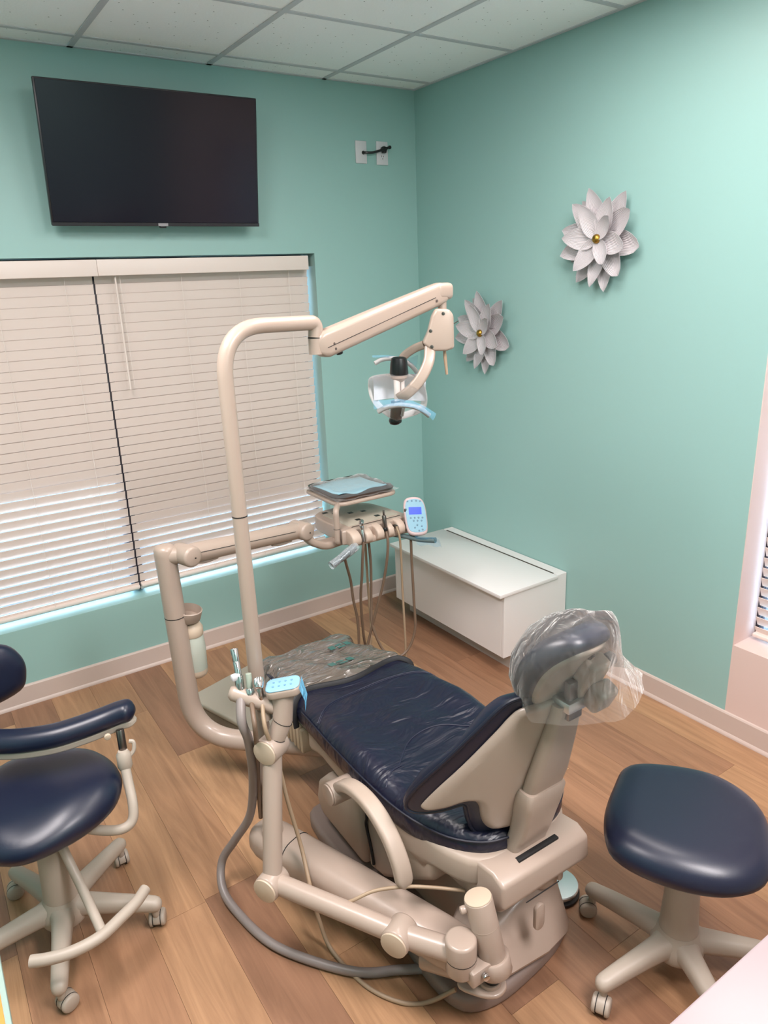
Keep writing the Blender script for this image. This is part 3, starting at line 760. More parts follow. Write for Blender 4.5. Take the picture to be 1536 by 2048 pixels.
# spine on the back of the shell and hinge arm into the hip box
secs = []
for z, hw, d in ((0.595, 0.050, 0.020), (0.62, 0.060, 0.040), (0.70, 0.060, 0.046), (0.80, 0.054, 0.042), (0.90, 0.046, 0.036), (0.93, 0.044, 0.034)):
    yb = y_sp(z) - 0.012
    secs.append([(CX + a, yb - d / 2 + b, z) for a, b in rrect(hw * 2, d, min(0.018, d * 0.45), 4)])
G().loft(secs).build('back_spine', BEIGE, ch, 45)
secs = []
for z, hw, y0, y1 in ((0.425, 0.062, -2.415, -2.375), (0.46, 0.060, -2.425, -2.375), (0.50, 0.056, -2.442, -2.385), (0.55, 0.057, -2.456, -2.395), (0.60, 0.063, -2.468, -2.405), (0.645, 0.066, -2.476, -2.420), (0.655, 0.062, -2.474, -2.425)):
    secs.append([(CX - 0.005 + a, (y0 + y1) / 2 + b, z) for a, b in rrect(hw * 2, y1 - y0, 0.014, 4)])
G().loft(secs).build('hinge_arm', BEIGE, ch, 45)

# left armrest, swung down, and the far one
def armrest(x, sgn):
    path = spl([(x, a, b) for a, b in [(-1.885, 0.418), (-1.945, 0.466), (-2.02, 0.488), (-2.10, 0.482), (-2.17, 0.446), (-2.218, 0.388), (-2.24, 0.322)]], 6)
    secs = []
    n = len(path)
    for i, p in enumerate(path):
        t_ = (path[min(n - 1, i + 1)] - path[max(0, i - 1)]).normalized(); nn = Vector((0, -t_.z, t_.y))
        f = i / (n - 1); w = 0.050 * (1 if f < 0.93 else math.sqrt(max(0.08, 1 - ((f - 0.93) / 0.07) ** 2))); h = 0.032 * (1 if f < 0.93 else math.sqrt(max(0.08, 1 - ((f - 0.93) / 0.07) ** 2)))
        secs.append([p + Vector((a, 0, 0)) + nn * b for a, b in rrect(w, h, min(w, h) * 0.35, 4)])
    a_ = G().loft(secs).build('armrest', BEIGE_D, ch, 50)
    G().cyl((x - sgn * 0.05, -1.895, 0.415), (x + sgn * 0.034, -1.895, 0.415), 0.036, 0.005).build('pivot', BEIGE, a_)
    G().cyl((x + sgn * 0.034, -1.895, 0.415), (x + sgn * 0.040, -1.895, 0.415), 0.033, 0.003).build('pivot_cap', BEIGE, a_)
armrest(-1.745, -1)
armrest(-1.165, 1)

# headrest
HR = Matrix.Translation((CX + 0.005, -2.490, 1.018)) @ Matrix.Rotation(math.radians(26), 4, 'X')
hp = smooth2([(0.92 * a_, b_) for a_, b_ in [(-0.075, -0.118), (-0.112, -0.075), (-0.122, 0.0), (-0.108, 0.075), (-0.06, 0.125), (0.0, 0.132), (0.06, 0.125), (0.108, 0.075), (0.122, 0.0), (0.112, -0.075), (0.075, -0.118), (0.03, -0.108), (-0.03, -0.108)]], 4)
def HEAD(off): return lambda u, v, h: HR @ Vector((u, off + h + 1.1 * u * u - 1.6 * v * v * (1 if v > 0 else 0.3), v))
hd = G().pillow(hp, HEAD(0.0), 0.035, -0.030, 0.03, 0.022, 0.018).build('headrest_pad', NAVYS, ch, 60)
hs = [(a * 0.84, b * 0.85 - 0.006) for a, b in hp]
G().pillow(hs, HEAD(-0.026), 0.004, -0.014, 0.01, 0.014, 0.018).build('headrest_shell', BEIGE, hd, 60)
G().tube([HEAD(-0.04)(0.012, v, 0) for v in (-0.07, -0.03, 0.01, 0.05, 0.08)], 0.005, 8).build('headrest_seam', mat('seam_brown', (72, 50, 40), 0.6), hd)
def hbox(lo, hi, bev, name, m): return G().box(lo, hi, bev, 3, M=HR).build(name, m, ch, 40)
hbox((0.0, -0.082, -0.075), (0.062, -0.036, 0.062), 0.012, 'headrest_bracket', BEIGE)
hbox((0.01, -0.125, -0.06), (0.075, -0.078, 0.01), 0.014, 'release_handle', BEIGE)
g = G(); g.cyl(HR @ Vector((0.062, -0.06, 0.045)), HR @ Vector((0.085, -0.06, 0.045)), 0.016, 0.003); g.build('release_knob', mat('knob_grey', (120, 110, 108), 0.4), ch)
G().box((CX - 0.032, -2.55, 0.918), (CX + 0.04, -2.495, 0.945), 0.003).build('slide_bracket', STEEL, ch)
G().box((CX - 0.02, -2.54, 0.89), (CX + 0.026, -2.52, 0.99), 0.004).build('glide_bar', DARKSTEEL, ch)

# clear plastic bag over the headrest
def ring_(z, cx_, cy_, rx, ry, seed, amp, n=40):
    rnd = random.Random(seed); ph = [rnd.uniform(0, 6.28) for _ in range(4)]; o = []
    for k_ in range(n):
        a = 2 * PI * k_ / n
        w = 1 + amp * (math.sin(5 * a + ph[0]) * 0.5 + math.sin(9 * a + ph[1]) * 0.35 + math.sin(14 * a + ph[2]) * 0.25)
        o.append(Vector((cx_ + rx * w * math.cos(a), cy_ + ry * w * math.sin(a), z + 0.006 * math.sin(3 * a + ph[3]))))
    return o
rings = []
for z, c0, c, rx, ry, am in ((0.915, -1.386, -2.496, 0.178, 0.122, 0.06), (0.94, -1.398, -2.493, 0.166, 0.119, 0.05), (0.99, -1.428, -2.488, 0.150, 0.117, 0.035), (1.04, -1.440, -2.494, 0.138, 0.112, 0.03), (1.09, -1.446, -2.512, 0.120, 0.098, 0.03), (1.125, -1.448, -2.532, 0.098, 0.078, 0.03), (1.150, -1.448, -2.552, 0.068, 0.052, 0.03), (1.164, -1.45, -2.562, 0.038, 0.03, 0.03), (1.169, -1.45, -2.565, 0.012, 0.01, 0.0)):
    rings.append(ring_(z, c0, c, rx, ry, 11, am))
g = G(); g.loft(rings, cap=False); g.add(rings[-1], [list(range(len(rings[-1])))]); bmesh.ops.remove_doubles(g.bm, verts=g.bm.verts, dist=1e-5)
bag = g.build('plastic_headrest_cover', CLEAR, None, 80); tag(bag, 'clear crinkled plastic bag pulled over the headrest', 'plastic cover'); recenter(bag, (CX, -2.53, 0.89))

# smoky plastic toe cover with a black elastic hem
def toe_y(u): return -1.475 - 0.03 * math.cos(u * 14) - 0.05 * (abs(u) / 0.25) ** 3
tl = [(u, toe_y(u)) for u in np.linspace(-0.252, 0.252, 15)]
toe = [(a * 1.06, b + 0.022) for a, b in seat_half if b > -1.46]
tout = [(-0.246, -1.47)] + [(-a, b) for a, b in toe[::-1]] + toe[1:] + [(0.246, -1.47)]
tout = [(-a, b) for a, b in toe[::-1]] + toe[1:] + [(a, b) for a, b in tl[::-1]]
tc_ = thing('toe_cover', 'smoky clear plastic sleeve over the foot end of the chair', 'plastic cover', (CXS, -1.25, 0.36))
# a draped sheet that follows the cushion, with its own thickness
def TOE(u, v, h): return Vector((CXS + u, v, rim(v) + h + 0.003 * math.sin(u * 60 + v * 25)))
G().pillow(tout, TOE, lambda u, v: seat_top(u, v) + 0.012, -0.056, 0.045, 0.03, 0.02).build('film', TOEFILM, tc_, 60)
hem = [(CXS + u, v, seat_z(u * 0.96, v, 0.006)) for u, v in tl]
hem = [Vector((CXS - 0.252, -1.508, 0.40))] + [Vector(p) for p in hem] + [Vector((CXS + 0.252, -1.508, 0.40))]
G().tube(spl(hem, 4), 0.011, 8, flat=0.45).build('elastic_hem', mat('elastic_charcoal', (26, 26, 29), 0.6), tc_)
def decal(u0, v0, s_):
    g = G()
    for (du, dv, w, h) in ((-0.03, 0.0, 0.022, 0.03), (0.0, 0.006, 0.026, 0.014), (0.004, -0.014, 0.03, 0.012), (0.035, 0.0, 0.02, 0.03)):
        a, b = u0 + du * s_, v0 + dv * s_
        q = [(a - w * s_ / 2, b - h * s_ / 2), (a + w * s_ / 2, b - h * s_ / 2), (a + w * s_ / 2, b + h * s_ / 2), (a - w * s_ / 2, b + h * s_ / 2)]
        g.add([(CXS + x, y, seat_z(x, y, 0.0165)) for x, y in q], [[0, 1, 2, 3]])
    g.build('print', PRINT, tc_)
decal(0.10, -1.21, 1.1); decal(0.02, -1.36, 1.2)

# ------------------------------------------------------------------ delivery unit on its J-shaped post
du_ = thing('delivery_unit', 'beige dental delivery unit on a J-shaped post and jointed arm', 'delivery unit', (-1.92, -1.04, 0.2))
jp = fil([(-1.50, -1.445, 0.20), (-1.915, -1.045, 0.20), (-1.931, -1.043, 0.95)], 0.19, 12)
post = G().tube(jp, 0.0385, 24).build('post', BEIGE, du_, 60)
G().lathe([(0.0391, 0), (0.0391, 0.003)], (-1.9262, -1.0437, 0.725), (-0.022, 0.003, 1), 24).build('joint_line', DARK, post)
G().lathe([(0.0388, 0), (0.0392, 0.03), (0.0392, 0.05), (0.034, 0.062), (0.02, 0.068), (0.0, 0.069)], (-1.931, -1.043, 0.94), (0, 0, 1), 24).build('post_cap', BEIGE, du_, 60)
A0, A1 = Vector((-1.872, -1.083, 0.968)), Vector((-1.325, -0.914, 0.892))
ax = (A1 - A0).normalized(); side_ = ax.cross(Vector((0, 0, 1))).normalized()      # towards the camera side
G().tube([Vector((-1.931, -1.045, 0.965)), A0], 0.032, 20).build('elbow', BEIGE, du_, 60)
ar = G().tube([A0, A0.lerp(A1, 0.08), A0.lerp(A1, 0.5), A0.lerp(A1, 0.93), A1], [0.034, 0.037, 0.036, 0.035, 0.034], 24).build('flex_arm', BEIGE, du_, 60)
G().tube([A0.lerp(A1, 0.06) + side_ * 0.0363 + Vector((0, 0, 0.008)), A0.lerp(A1, 0.9) + side_ * 0.0345 + Vector((0, 0, 0.008))], 0.0012, 6).build('joint_line', DARK, ar)
G().tube(spl([A0.lerp(A1, 0.06) + Vector((0, 0, -0.036)), A0.lerp(A1, 0.15) + Vector((0, 0, -0.042)), A0.lerp(A1, 0.24) + Vector((0, 0, -0.036))]), 0.008, 8).build('arm_rib', BEIGE, ar)
G().tube(spl([A0.lerp(A1, 0.72) + Vector((0, 0, -0.035)), A0.lerp(A1, 0.8) + Vector((0, 0, -0.041)), A0.lerp(A1, 0.9) + Vector((0, 0, -0.036))]), 0.008, 8).build('arm_rib', BEIGE, ar)
for P_ in (A0, A1):
    k1 = G().cyl(P_ - side_ * 0.046, P_ + side_ * 0.052, 0.0385, 0.010).build('knuckle', BEIGE, du_, 50)
    G().lathe([(0.003, 0), (0.003, 0.001)], P_ + side_ * 0.0522 + Vector((0.006, 0, -0.004)), side_, 10).build('cap_screw', DARK, k1)
# bracket that carries the head
br = spl([A1 + Vector((0.01, 0.0, -0.02)), (-1.27, -0.915, 0.825), (-1.21, -0.90, 0.795), (-1.12, -0.88, 0.79)], 6)
secs = []
for i, p in enumerate(br):
    t_ = (br[min(len(br) - 1, i + 1)] - br[max(0, i - 1)]).normalized(); n_ = Vector((0, 0, 1)); n_ = (n_ - t_ * n_.dot(t_)).normalized(); b_ = t_.cross(n_)
    secs.append([p + n_ * b + b_ * a for a, b in rrect(0.07, 0.034, 0.014, 4)])
G().loft(secs).build('head_bracket', BEIGE, du_, 50)
# body
bo = [(-1.135, -0.985), (-0.812, -0.985), (-0.808, -0.94), (-0.835, -0.74), (-0.87, -0.68), (-0.93, -0.66), (-1.06, -0.66), (-1.12, -0.68), (-1.15, -0.74), (-1.148, -0.94)]
body = G().prism(smooth2(bo, 3), XY, 0.800, 0.866, 0.016, 4).build('body', BEIGE, du_, 45)
G().prism([(-1.108, -0.945), (-0.845, -0.945), (-0.865, -0.74), (-0.90, -0.695), (-1.06, -0.69), (-1.115, -0.73)], XY, 0.8635, 0.8695, 0.003, 2).build('top_panel', GREENB, body)
for x, y in ((-1.093, -0.715), (-1.063, -0.757), (-1.003, -0.790), (-0.943, -0.806), (-0.931, -0.904), (-1.028, -0.897)):
    G().box((x - 0.012, y - 0.011, 0.8685), (x + 0.012, y + 0.011, 0.8703)).build('socket_hole', BLACK, body)
G().tube([(-1.144, -0.963, 0.835), (-1.1, -0.964, 0.868), (-0.85, -0.964, 0.868), (-0.812, -0.963, 0.835)], 0.0012, 6).build('joint_line', DARK, body)
NOSEM = mat('pinkish_beige', (188, 168, 153), 0.38, coat=0.1)
SL = [-1.085, -1.027, -0.968, -0.915, -0.855]
nose = G().box((-1.14, -1.02, 0.795), (-0.805, -0.966, 0.826), 0.012, 3).build('holder_bar', NOSEM, du_, 45)
edges_ = [-1.142] + [e for s_ in SL for e in (s_ - 0.0115, s_ + 0.0115)] + [-0.803]
for a, b in zip(edges_[::2], edges_[1::2]):
    fnn = lambda u, v, d: Vector((d, u, v))
    G().prism([(-1.037, 0.812), (-1.041, 0.83), (-1.034, 0.848), (-1.012, 0.863), (-0.972, 0.868), (-0.966, 0.80), (-1.02, 0.800)], fnn, a, b, 0.007, 3).build('holder_lobe', NOSEM, nose, 45)
# tray holder
G().tube(fil([(-1.10, -0.90, 0.805), (-1.168, -0.95, 0.805), (-1.168, -0.95, 0.952), (-1.10, -0.86, 0.955)], 0.02), 0.0135, 14).build('tray_post', BEIGE, du_)
G().lathe([(0.0139, 0), (0.0139, 0.002)], (-1.168, -0.95, 0.87), (0, 0, 1), 14).build('joint_line', DARK, du_)
tr = [(-0.975 + a, -0.755 + b) for a, b in rrect(0.325, 0.325, 0.05, 5)]
G().prism(tr, XY, 0.950, 0.966, 0.005, 2).build('tray_holder', BEIGE, du_, 45)
# control keypad at the right end
kc = Vector((-0.816, -1.041, 0.875)); ku = (Vector((-0.787, -0.993, 0.951)) - Vector((-0.838, -1.093, 0.800))).normalized(); kr = (Vector((-0.767, -1.064, 0.865)) - Vector((-0.864, -1.018, 0.886))); kr = (kr - ku * kr.dot(ku)).normalized(); kn = kr.cross(ku)
if kn.dot(Vector((-2.6, -3.5, 1.88)) - kc) < 0: kn = -kn
KP = lambda u, v, d: kc + kr * u + ku * v + kn * d
ko = smooth2([(-0.030, -0.086), (-0.046, -0.066), (-0.052, 0.0), (-0.050, 0.055), (-0.036, 0.084), (0.0, 0.092), (0.032, 0.084), (0.048, 0.055), (0.052, 0.0), (0.048, -0.066), (0.032, -0.086), (0, -0.091)], 4)
kp = G().pillow(ko, KP, 0.010, -0.014, 0.012, 0.014, 0.016).build('keypad', mat('keypad_pink', (190, 168, 168), 0.4), du_, 60)
G().prism([(a * 0.88, b * 0.86) for a, b in ko], KP, 0.0085, 0.0112, 0.0008, 1).build('keypad_face', KEYPAD, kp)
G().prism([(-0.032, 0.006), (0.026, 0.006), (0.028, 0.040), (-0.030, 0.040)], KP, 0.0110, 0.0122, 0.0003, 1).build('keypad_screen', SCREENB, kp)
for bx_, by_ in [(-0.032, 0.068), (-0.012, 0.07), (0.008, 0.07), (0.026, 0.068)] + [(-0.026 + 0.018 * i, -0.010) for i in range(4)] + [(-0.014 + 0.018 * i, -0.024) for i in range(3)] + [(0.0, -0.044), (0.02, -0.05), (-0.012, -0.056), (0.022, -0.066), (0.006, -0.07)]:
    G().lathe([(0.0042, 0), (0.0042, 0.0014), (0.003, 0.002)], KP(bx_, by_, 0.0108), kn, 10).build('button', KEYDOT, kp)
G().tube([(-0.85, -0.97, 0.83), (-0.815, -1.02, 0.85)], 0.012, 10).build('keypad_neck', BEIGE, du_)
# wrapped handle on the right
gh = G().tube(spl([(-0.90, -0.98, 0.792), (-0.855, -1.05, 0.788), (-0.834, -1.095, 0.786), (-0.802, -1.165, 0.794)], 5), [0.010] * 5 + [0.0125] * 5 + [0.013] * 6, 12).build('side_handle', mat('handle_grey_teal', (98, 116, 118), 0.35), du_, 60)
HW = spl([(-0.842, -1.075, 0.80), (-0.825, -1.115, 0.80), (-0.80, -1.16, 0.806), (-0.79, -1.185, 0.80)], 4)
V = []; F_ = []
for i, p in enumerate(HW):
    for q, dz in enumerate((0.004, -0.012, -0.036 - 0.006 * math.sin(i))): V.append(p + Vector((-0.012, -0.006, dz)) + Vector((0.004 * q, -0.004 * q, 0)))
for i in range(len(HW) - 1):
    for q in range(2): F_.append([i * 3 + q, i * 3 + q + 1, (i + 1) * 3 + q + 1, (i + 1) * 3 + q])
G().add(V, F_).build('handle_wrap', SKYFILM, du_, 80)

# instrument tray with its blue paper liner
ty = thing('instrument_tray', 'steel instrument tray with pale blue paper liner on the delivery unit', 'tray', (-0.975, -0.755, 0.966))
g = G(); o1 = [(-0.975 + a, -0.755 + b) for a, b in rrect(0.30, 0.30, 0.04, 5)]; o2 = [(-0.975 + a, -0.755 + b) for a, b in rrect(0.28, 0.28, 0.035, 5)]; o3 = [(-0.975 + a, -0.755 + b) for a, b in rrect(0.31, 0.31, 0.045, 5)]
g.loft([[(x, y, 0.967) for x, y in o2], [(x, y, 0.969) for x, y in o1], [(x, y, 0.984) for x, y in o3], [(x, y, 0.986) for x, y in o3], [(x, y, 0.984) for x, y in o1], [(x, y, 0.970) for x, y in o2]])
g.build('pan', DARKSTEEL, ty)
V = []; F_ = []; n_ = 14
for i in range(n_ + 1):
    for j in range(n_ + 1):
        u, v = -0.13 + 0.26 * i / n_, -0.125 + 0.25 * j / n_
        if j < 5: u += 0.0
        cut = 0.03 * max(0, (u + 0.13) / 0.26) ** 2 * (1 if j == 0 else 0)
        z = 0.985 + 0.004 * math.sin(u * 30 + v * 12) + 0.010 * max(0, 0.06 - (v + 0.125)) / 0.06 * math.sin(u * 22 + 1) ** 2
        V.append((-0.975 + u * (1 - 0.02 * math.sin(v * 20)), -0.755 + v + cut, z))
V += [(x, y, z - 0.0015) for x, y, z in V]; N_ = (n_ + 1) ** 2
for i in range(n_):
    for j in range(n_):
        q = [i * (n_ + 1) + j, i * (n_ + 1) + j + 1, (i + 1) * (n_ + 1) + j + 1, (i + 1) * (n_ + 1) + j]; F_.append(q); F_.append([N_ + k_ for k_ in reversed(q)])
G().add(V, F_).build('paper_liner', BLUEPAPER, ty, 60)
V = []; F_ = []
for i in range(13):
    for j in range(9):
        u, v = -0.16 + 0.32 * i / 12, -0.158 + 0.316 * j / 8; e = max(abs(u) / 0.16, abs(v) / 0.158)
        V.append((-0.972 + u * (1.02 + 0.02 * math.sin(j * 2.1)), -0.755 + v, 0.996 + 0.004 * math.sin(i * 1.7 + j * 2.3) - (0.022 if e > 0.98 else 0)))
for i in range(12):
    for j in range(8): F_.append([i * 9 + j, i * 9 + j + 1, (i + 1) * 9 + j + 1, (i + 1) * 9 + j])
G().add(V, F_).build('tray_wrap', WRAP, ty, 80)

# instruments hanging in the holder, each with its hose
def hose(pts, r, m, parent, n=8): return G().tube(spl(pts, n), r, 10).build('hose', m, parent, 60)
h = thing('handpiece', 'chrome angled handpiece in the leftmost slot of the delivery unit', 'handpiece', (-1.085, -1.03, 0.83), 'handpieces in the delivery unit holder')
g = G(); g.cyl((-1.085, -1.028, 0.815), (-1.084, -1.018, 0.872), 0.0075, 0.002); g.cyl((-1.084, -1.018, 0.868), (-1.083, -1.012, 0.90), 0.0105, 0.003); g.cyl((-1.090, -1.026, 0.893), (-1.075, -1.005, 0.902), 0.010, 0.003)
g.build('head', CHROME, h)
hose([(-1.086, -1.03, 0.815), (-1.093, -1.03, 0.76), (-1.093, -1.015, 0.66), (-1.085, -0.98, 0.524), (-1.05, -0.93, 0.318), (-1.02, -0.90, 0.19), (-1.03, -0.88, 0.14)], 0.0062, HOSEB, h)
hose([(-0.998, -0.90, 0.79), (-0.997, -0.90, 0.66), (-0.994, -0.90, 0.50), (-0.992, -0.905, 0.36), (-1.01, -0.92, 0.25), (-1.033, -0.92, 0.18)], 0.0058, HOSET, h)
h = thing('handpiece', 'steel handpiece connector in the middle slot of the delivery unit', 'handpiece', (-0.968, -1.03, 0.83), 'handpieces in the delivery unit holder')
g = G(); g.cyl((-0.968, -1.022, 0.852), (-0.966, -1.014, 0.905), 0.0095, 0.002); g.cyl((-0.966, -1.014, 0.905), (-0.9655, -1.012, 0.928), 0.0045, 0.001); g.build('connector', DARKSTEEL, h)
G().cyl((-0.968, -1.026, 0.836), (-0.968, -1.022, 0.852), 0.0105, 0.002).build('collar', BLACK, h)
hose([(-0.968, -1.03, 0.836), (-0.970, -1.044, 0.79), (-0.974, -1.035, 0.70), (-0.985, -1.01, 0.576), (-1.014, -0.98, 0.429), (-1.044, -0.95, 0.274), (-1.075, -0.94, 0.17)], 0.0062, HOSEB, h)
h = thing('handpiece', 'thin tan hose hanging from the fourth slot of the delivery unit', 'handpiece', (-0.915, -1.03, 0.83), 'handpieces in the delivery unit holder')
G().box((-0.923, -1.035, 0.842), (-0.907, -1.01, 0.853), 0.003).build('clip', DARKSTEEL, h)
hose([(-0.915, -1.032, 0.848), (-0.909, -1.046, 0.80), (-0.897, -1.035, 0.70), (-0.885, -1.02, 0.531), (-0.880, -1.02, 0.353), (-0.878, -1.02, 0.247), (-0.884, -1.02, 0.16), (-0.90, -1.01, 0.09)], 0.0052, HOSET, h)
h = thing('handpiece', 'slim steel handpiece in the slot beside the keypad, dark looped hose', 'handpiece', (-0.855, -1.03, 0.83), 'handpieces in the delivery unit holder')
g = G(); g.cyl((-0.855, -1.026, 0.838), (-0.853, -1.018, 0.885), 0.0085, 0.002); g.cyl((-0.853, -1.018, 0.885), (-0.8525, -1.016, 0.912), 0.0055, 0.001); g.build('connector', DARKSTEEL, h)
hose([(-0.855, -1.03, 0.838), (-0.850, -1.046, 0.791), (-0.843, -1.04, 0.67), (-0.837, -1.04, 0.474), (-0.836, -1.04, 0.321), (-0.875, -1.03, 0.225), (-0.94, -1.02, 0.206), (-0.994, -1.0, 0.258), (-1.024, -0.97, 0.378), (-1.012, -0.95, 0.492), (-1.002, -0.945, 0.66), (-1.0, -0.93, 0.79)], 0.0062, HOSEB, h)
h = thing('syringe', 'plastic-wrapped air-water syringe hanging below the left corner of the unit', 'syringe', (-1.20, -1.05, 0.78))
G().tube(spl([(-1.135, -1.04, 0.806), (-1.175, -1.05, 0.793), (-1.215, -1.055, 0.777), (-1.26, -1.057, 0.762)], 4), [0.012] * 4 + [0.014] * 5 + [0.011] * 4, 12).build('handle', mat('syringe_grey', (120, 128, 132), 0.25, metal=0.5, bump=0.8, bscale=60, bdist=0.004), h, 60)
G().lathe([(0.019, 0), (0.020, 0.05), (0.016, 0.10), (0.018, 0.15)], (-1.125, -1.036, 0.808), (-0.135, -0.02, -0.046), 18, cap=False).build('plastic_sleeve', film('sleeve_film', (225, 235, 240), a0=0.22, wscale=60), h, 80)
hose([(-1.19, -1.04, 0.775), (-1.16, -1.0, 0.72), (-1.12, -0.96, 0.62), (-1.106, -0.95, 0.52), (-1.084, -0.94, 0.41), (-1.078, -0.93, 0.276), (-1.088, -0.92, 0.16)], 0.0062, HOSEB, h)

# ------------------------------------------------------------------ operating light on its beam and pole
ol = thing('operating_light', 'overhead dental lamp on a tall bent pole rising from a floor beam', 'dental lamp', (-1.912, -1.752, 0.1))
B0, B1 = Vector((-1.93, -1.665, 0.195)), Vector((-1.675, -2.395, 0.195))
bd = (B1 - B0).normalized(); bs = Vector((bd.y, -bd.x, 0))
secs = []
for f, s_ in ((0, 0.55), (0.02, 0.8), (0.06, 0.95), (0.12, 1), (0.5, 1), (0.9, 0.95), (1.0, 0.9)):
    p = B0.lerp(B1, f); secs.append([p + bs * a * s_ + Vector((0, 0, b * s_)) for a, b in rrect(0.125, 0.115, 0.045, 6)])
beam = G().loft(secs).build('support_beam', BEIGE, ol, 60)
e_ = B0.lerp(B1, 0.22); ringp = [e_ + bs * a * 1.006 + Vector((0, 0, b * 1.006)) for a, b in rrect(0.125, 0.115, 0.045, 6)]
ringp = [q for q in ringp]; G().tube(ringp + ringp[:1], 0.0016, 6).build('joint_line', DARK, beam)
g = G(); g.cyl((-1.64, -2.44, 0.15), (-1.74, -2.30, 0.15), 0.04, 0.01); g.build('beam_foot', BEIGE, beam)
PX, PY = -1.912, -1.752
G().cyl((PX, PY, 0.235), (PX, PY, 0.262), 0.034, 0.006).build('pole_socket', BEIGE, ol)
G().tube([(PX, PY, 0.25), (PX, PY, 1.29)], [0.0245, 0.0205], 20).build('lower_pole', BEIGE, ol, 60)
G().lathe([(0.0212, 0), (0.0212, 0.003)], (PX, PY, 1.289), (0, 0, 1), 20).build('joint_line', DARK, ol)
G().tube(fil([(PX, PY, 1.29), (PX, PY, 1.784), (-1.606, -1.688, 1.776), (-1.612, -1.690, 1.735)], [0, 0.13, 0.032, 0], 12), 0.0205, 20).build('upper_pole', BEIGE, ol, 60)
G().tube([(-1.612, -1.690, 1.735), (-1.613, -1.690, 1.690)], 0.0205, 20).build('swivel', BEIGE, ol, 60)
G().lathe([(0.0212, 0), (0.0212, 0.002)], (-1.612, -1.69, 1.734), (0, 0, 1), 20).build('joint_line', DARK, ol)
S0, S1 = Vector((-1.600, -1.689, 1.712)), Vector((-1.150, -1.675, 1.838)); sd = (S1 - S0).normalized(); sn = Vector((-sd.z, 0, sd.x)); sb = sd.cross(sn)
secs = []
for f, hh, ww in ((-0.03, 0.040, 0.040), (0.0, 0.066, 0.052), (0.03, 0.076, 0.056), (0.5, 0.072, 0.054), (0.93, 0.066, 0.05), (0.99, 0.062, 0.05), (1.03, 0.045, 0.04)):
    p = S0.lerp(S1, f); secs.append([p + sb * a + sn * b for a, b in rrect(ww, hh, min(ww, hh) * 0.28, 4)])
la = G().loft(secs).build('spring_arm', BEIGE, ol, 50)
csd = 1 if sb.y < 0 else -1
G().tube([S0.lerp(S1, 0.02) + sb * csd * 0.0282 - sn * 0.008, S0.lerp(S1, 0.9) + sb * csd * 0.0255 - sn * 0.002], 0.0010, 6).build('joint_line', DARK, la)
for f, o in ((0.07, -0.02), (0.07, -0.005), (0.9, -0.012)):
    G().lathe([(0.004, 0), (0.004, 0.0012)], S0.lerp(S1, f) + sb * csd * 0.0268 + sn * o, sb * csd, 10).build('screw', DARKSTEEL, la)
G().cyl(S0.lerp(S1, 0.12) - sn * 0.036, S0.lerp(S1, 0.12) - sn * 0.046, 0.010, 0.003).build('tension_knob', BLACK, la)
# knuckle block at the tip, stem and head block
G().box((-1.185, -1.702, 1.815), (-1.118, -1.652, 1.866), 0.016, 4).build('tip_block', BEIGE, ol, 50)
G().tube([(-1.152, -1.680, 1.82), (-1.156, -1.684, 1.772)], 0.0135, 16).build('stem', BEIGE, ol)
cr_, ca_ = Vector((0.8305, -0.557, 0)), Vector((0.557, 0.8305, 0))
LH = Matrix(((cr_.x, ca_.x, 0, -1.320), (cr_.y, ca_.y, 0, -1.666), (0, 0, 1, 1.545), (0, 0, 0, 1)))   # lamp head axes: x right, y away, z up
def LP(a, b, c): return LH @ Vector((a, b, c))
K = 0.001553
def head_pt(a, b, dy=0.0):
    """lamp head plan: right/up offsets measured in steps of 1.55 mm"""
    return LP((a - 797) * K, dy, (785 - b) * K + (a - 797) * K * 0.02)
hbk = [(874, 627), (900, 629), (908, 640), (909, 703), (893, 707), (868, 706), (847, 690), (858, 668), (866, 640)]
G().prism(hbk, lambda u, v, d: head_pt(u, v, d), -0.028, 0.028, 0.008, 3).build('head_block', BEIGE, ol, 45)
for u, v in ((888, 636), (863, 667), (865, 697)):
    sc2 = G().lathe([(0.0052, 0), (0.0052, 0.001), (0.003, 0.0015)], head_pt(u, v, -0.028), -ca_, 12).build('screw', DARKSTEEL, ol)
G().tube([head_pt(891, 707, 0.0), head_pt(892, 722, 0.0), head_pt(895, 754, 0.0)], [0.0045, 0.0055, 0.004], 10).build('lever', mat('lever_tan', (168, 142, 118), 0.4), ol, 60)
G().tube([head_pt(908, 657, -0.01), head_pt(918, 652, -0.01)], 0.0015, 6).build('pin', DARKSTEEL, ol)
# yoke
def strap(pts, dys, w, th, name, m):
    P_ = spl([head_pt(a, b, d) for (a, b), d in zip(pts, dys)], 6); secs = []; n_ = len(P_)
    for i, p in enumerate(P_):
        t_ = (P_[min(n_ - 1, i + 1)] - P_[max(0, i - 1)]).normalized(); b_ = ca_; nn = t_.cross(b_).normalized(); b_ = nn.cross(t_)
        secs.append([p + nn * a + b_ * b for a, b in rrect(w, th, min(w, th) * 0.4, 4)])
    return G().loft(secs).build(name, m, ol, 50)
strap([(862, 698), (858, 725), (842, 755), (820, 778), (797, 793)], [-0.012, -0.03, -0.042, -0.045, -0.045], 0.034, 0.018, 'yoke_arm', BEIGE)
strap([(852, 694), (832, 702), (812, 716), (800, 735)], [0.012, 0.03, 0.045, 0.045], 0.026, 0.018, 'yoke_arm', BEIGE)
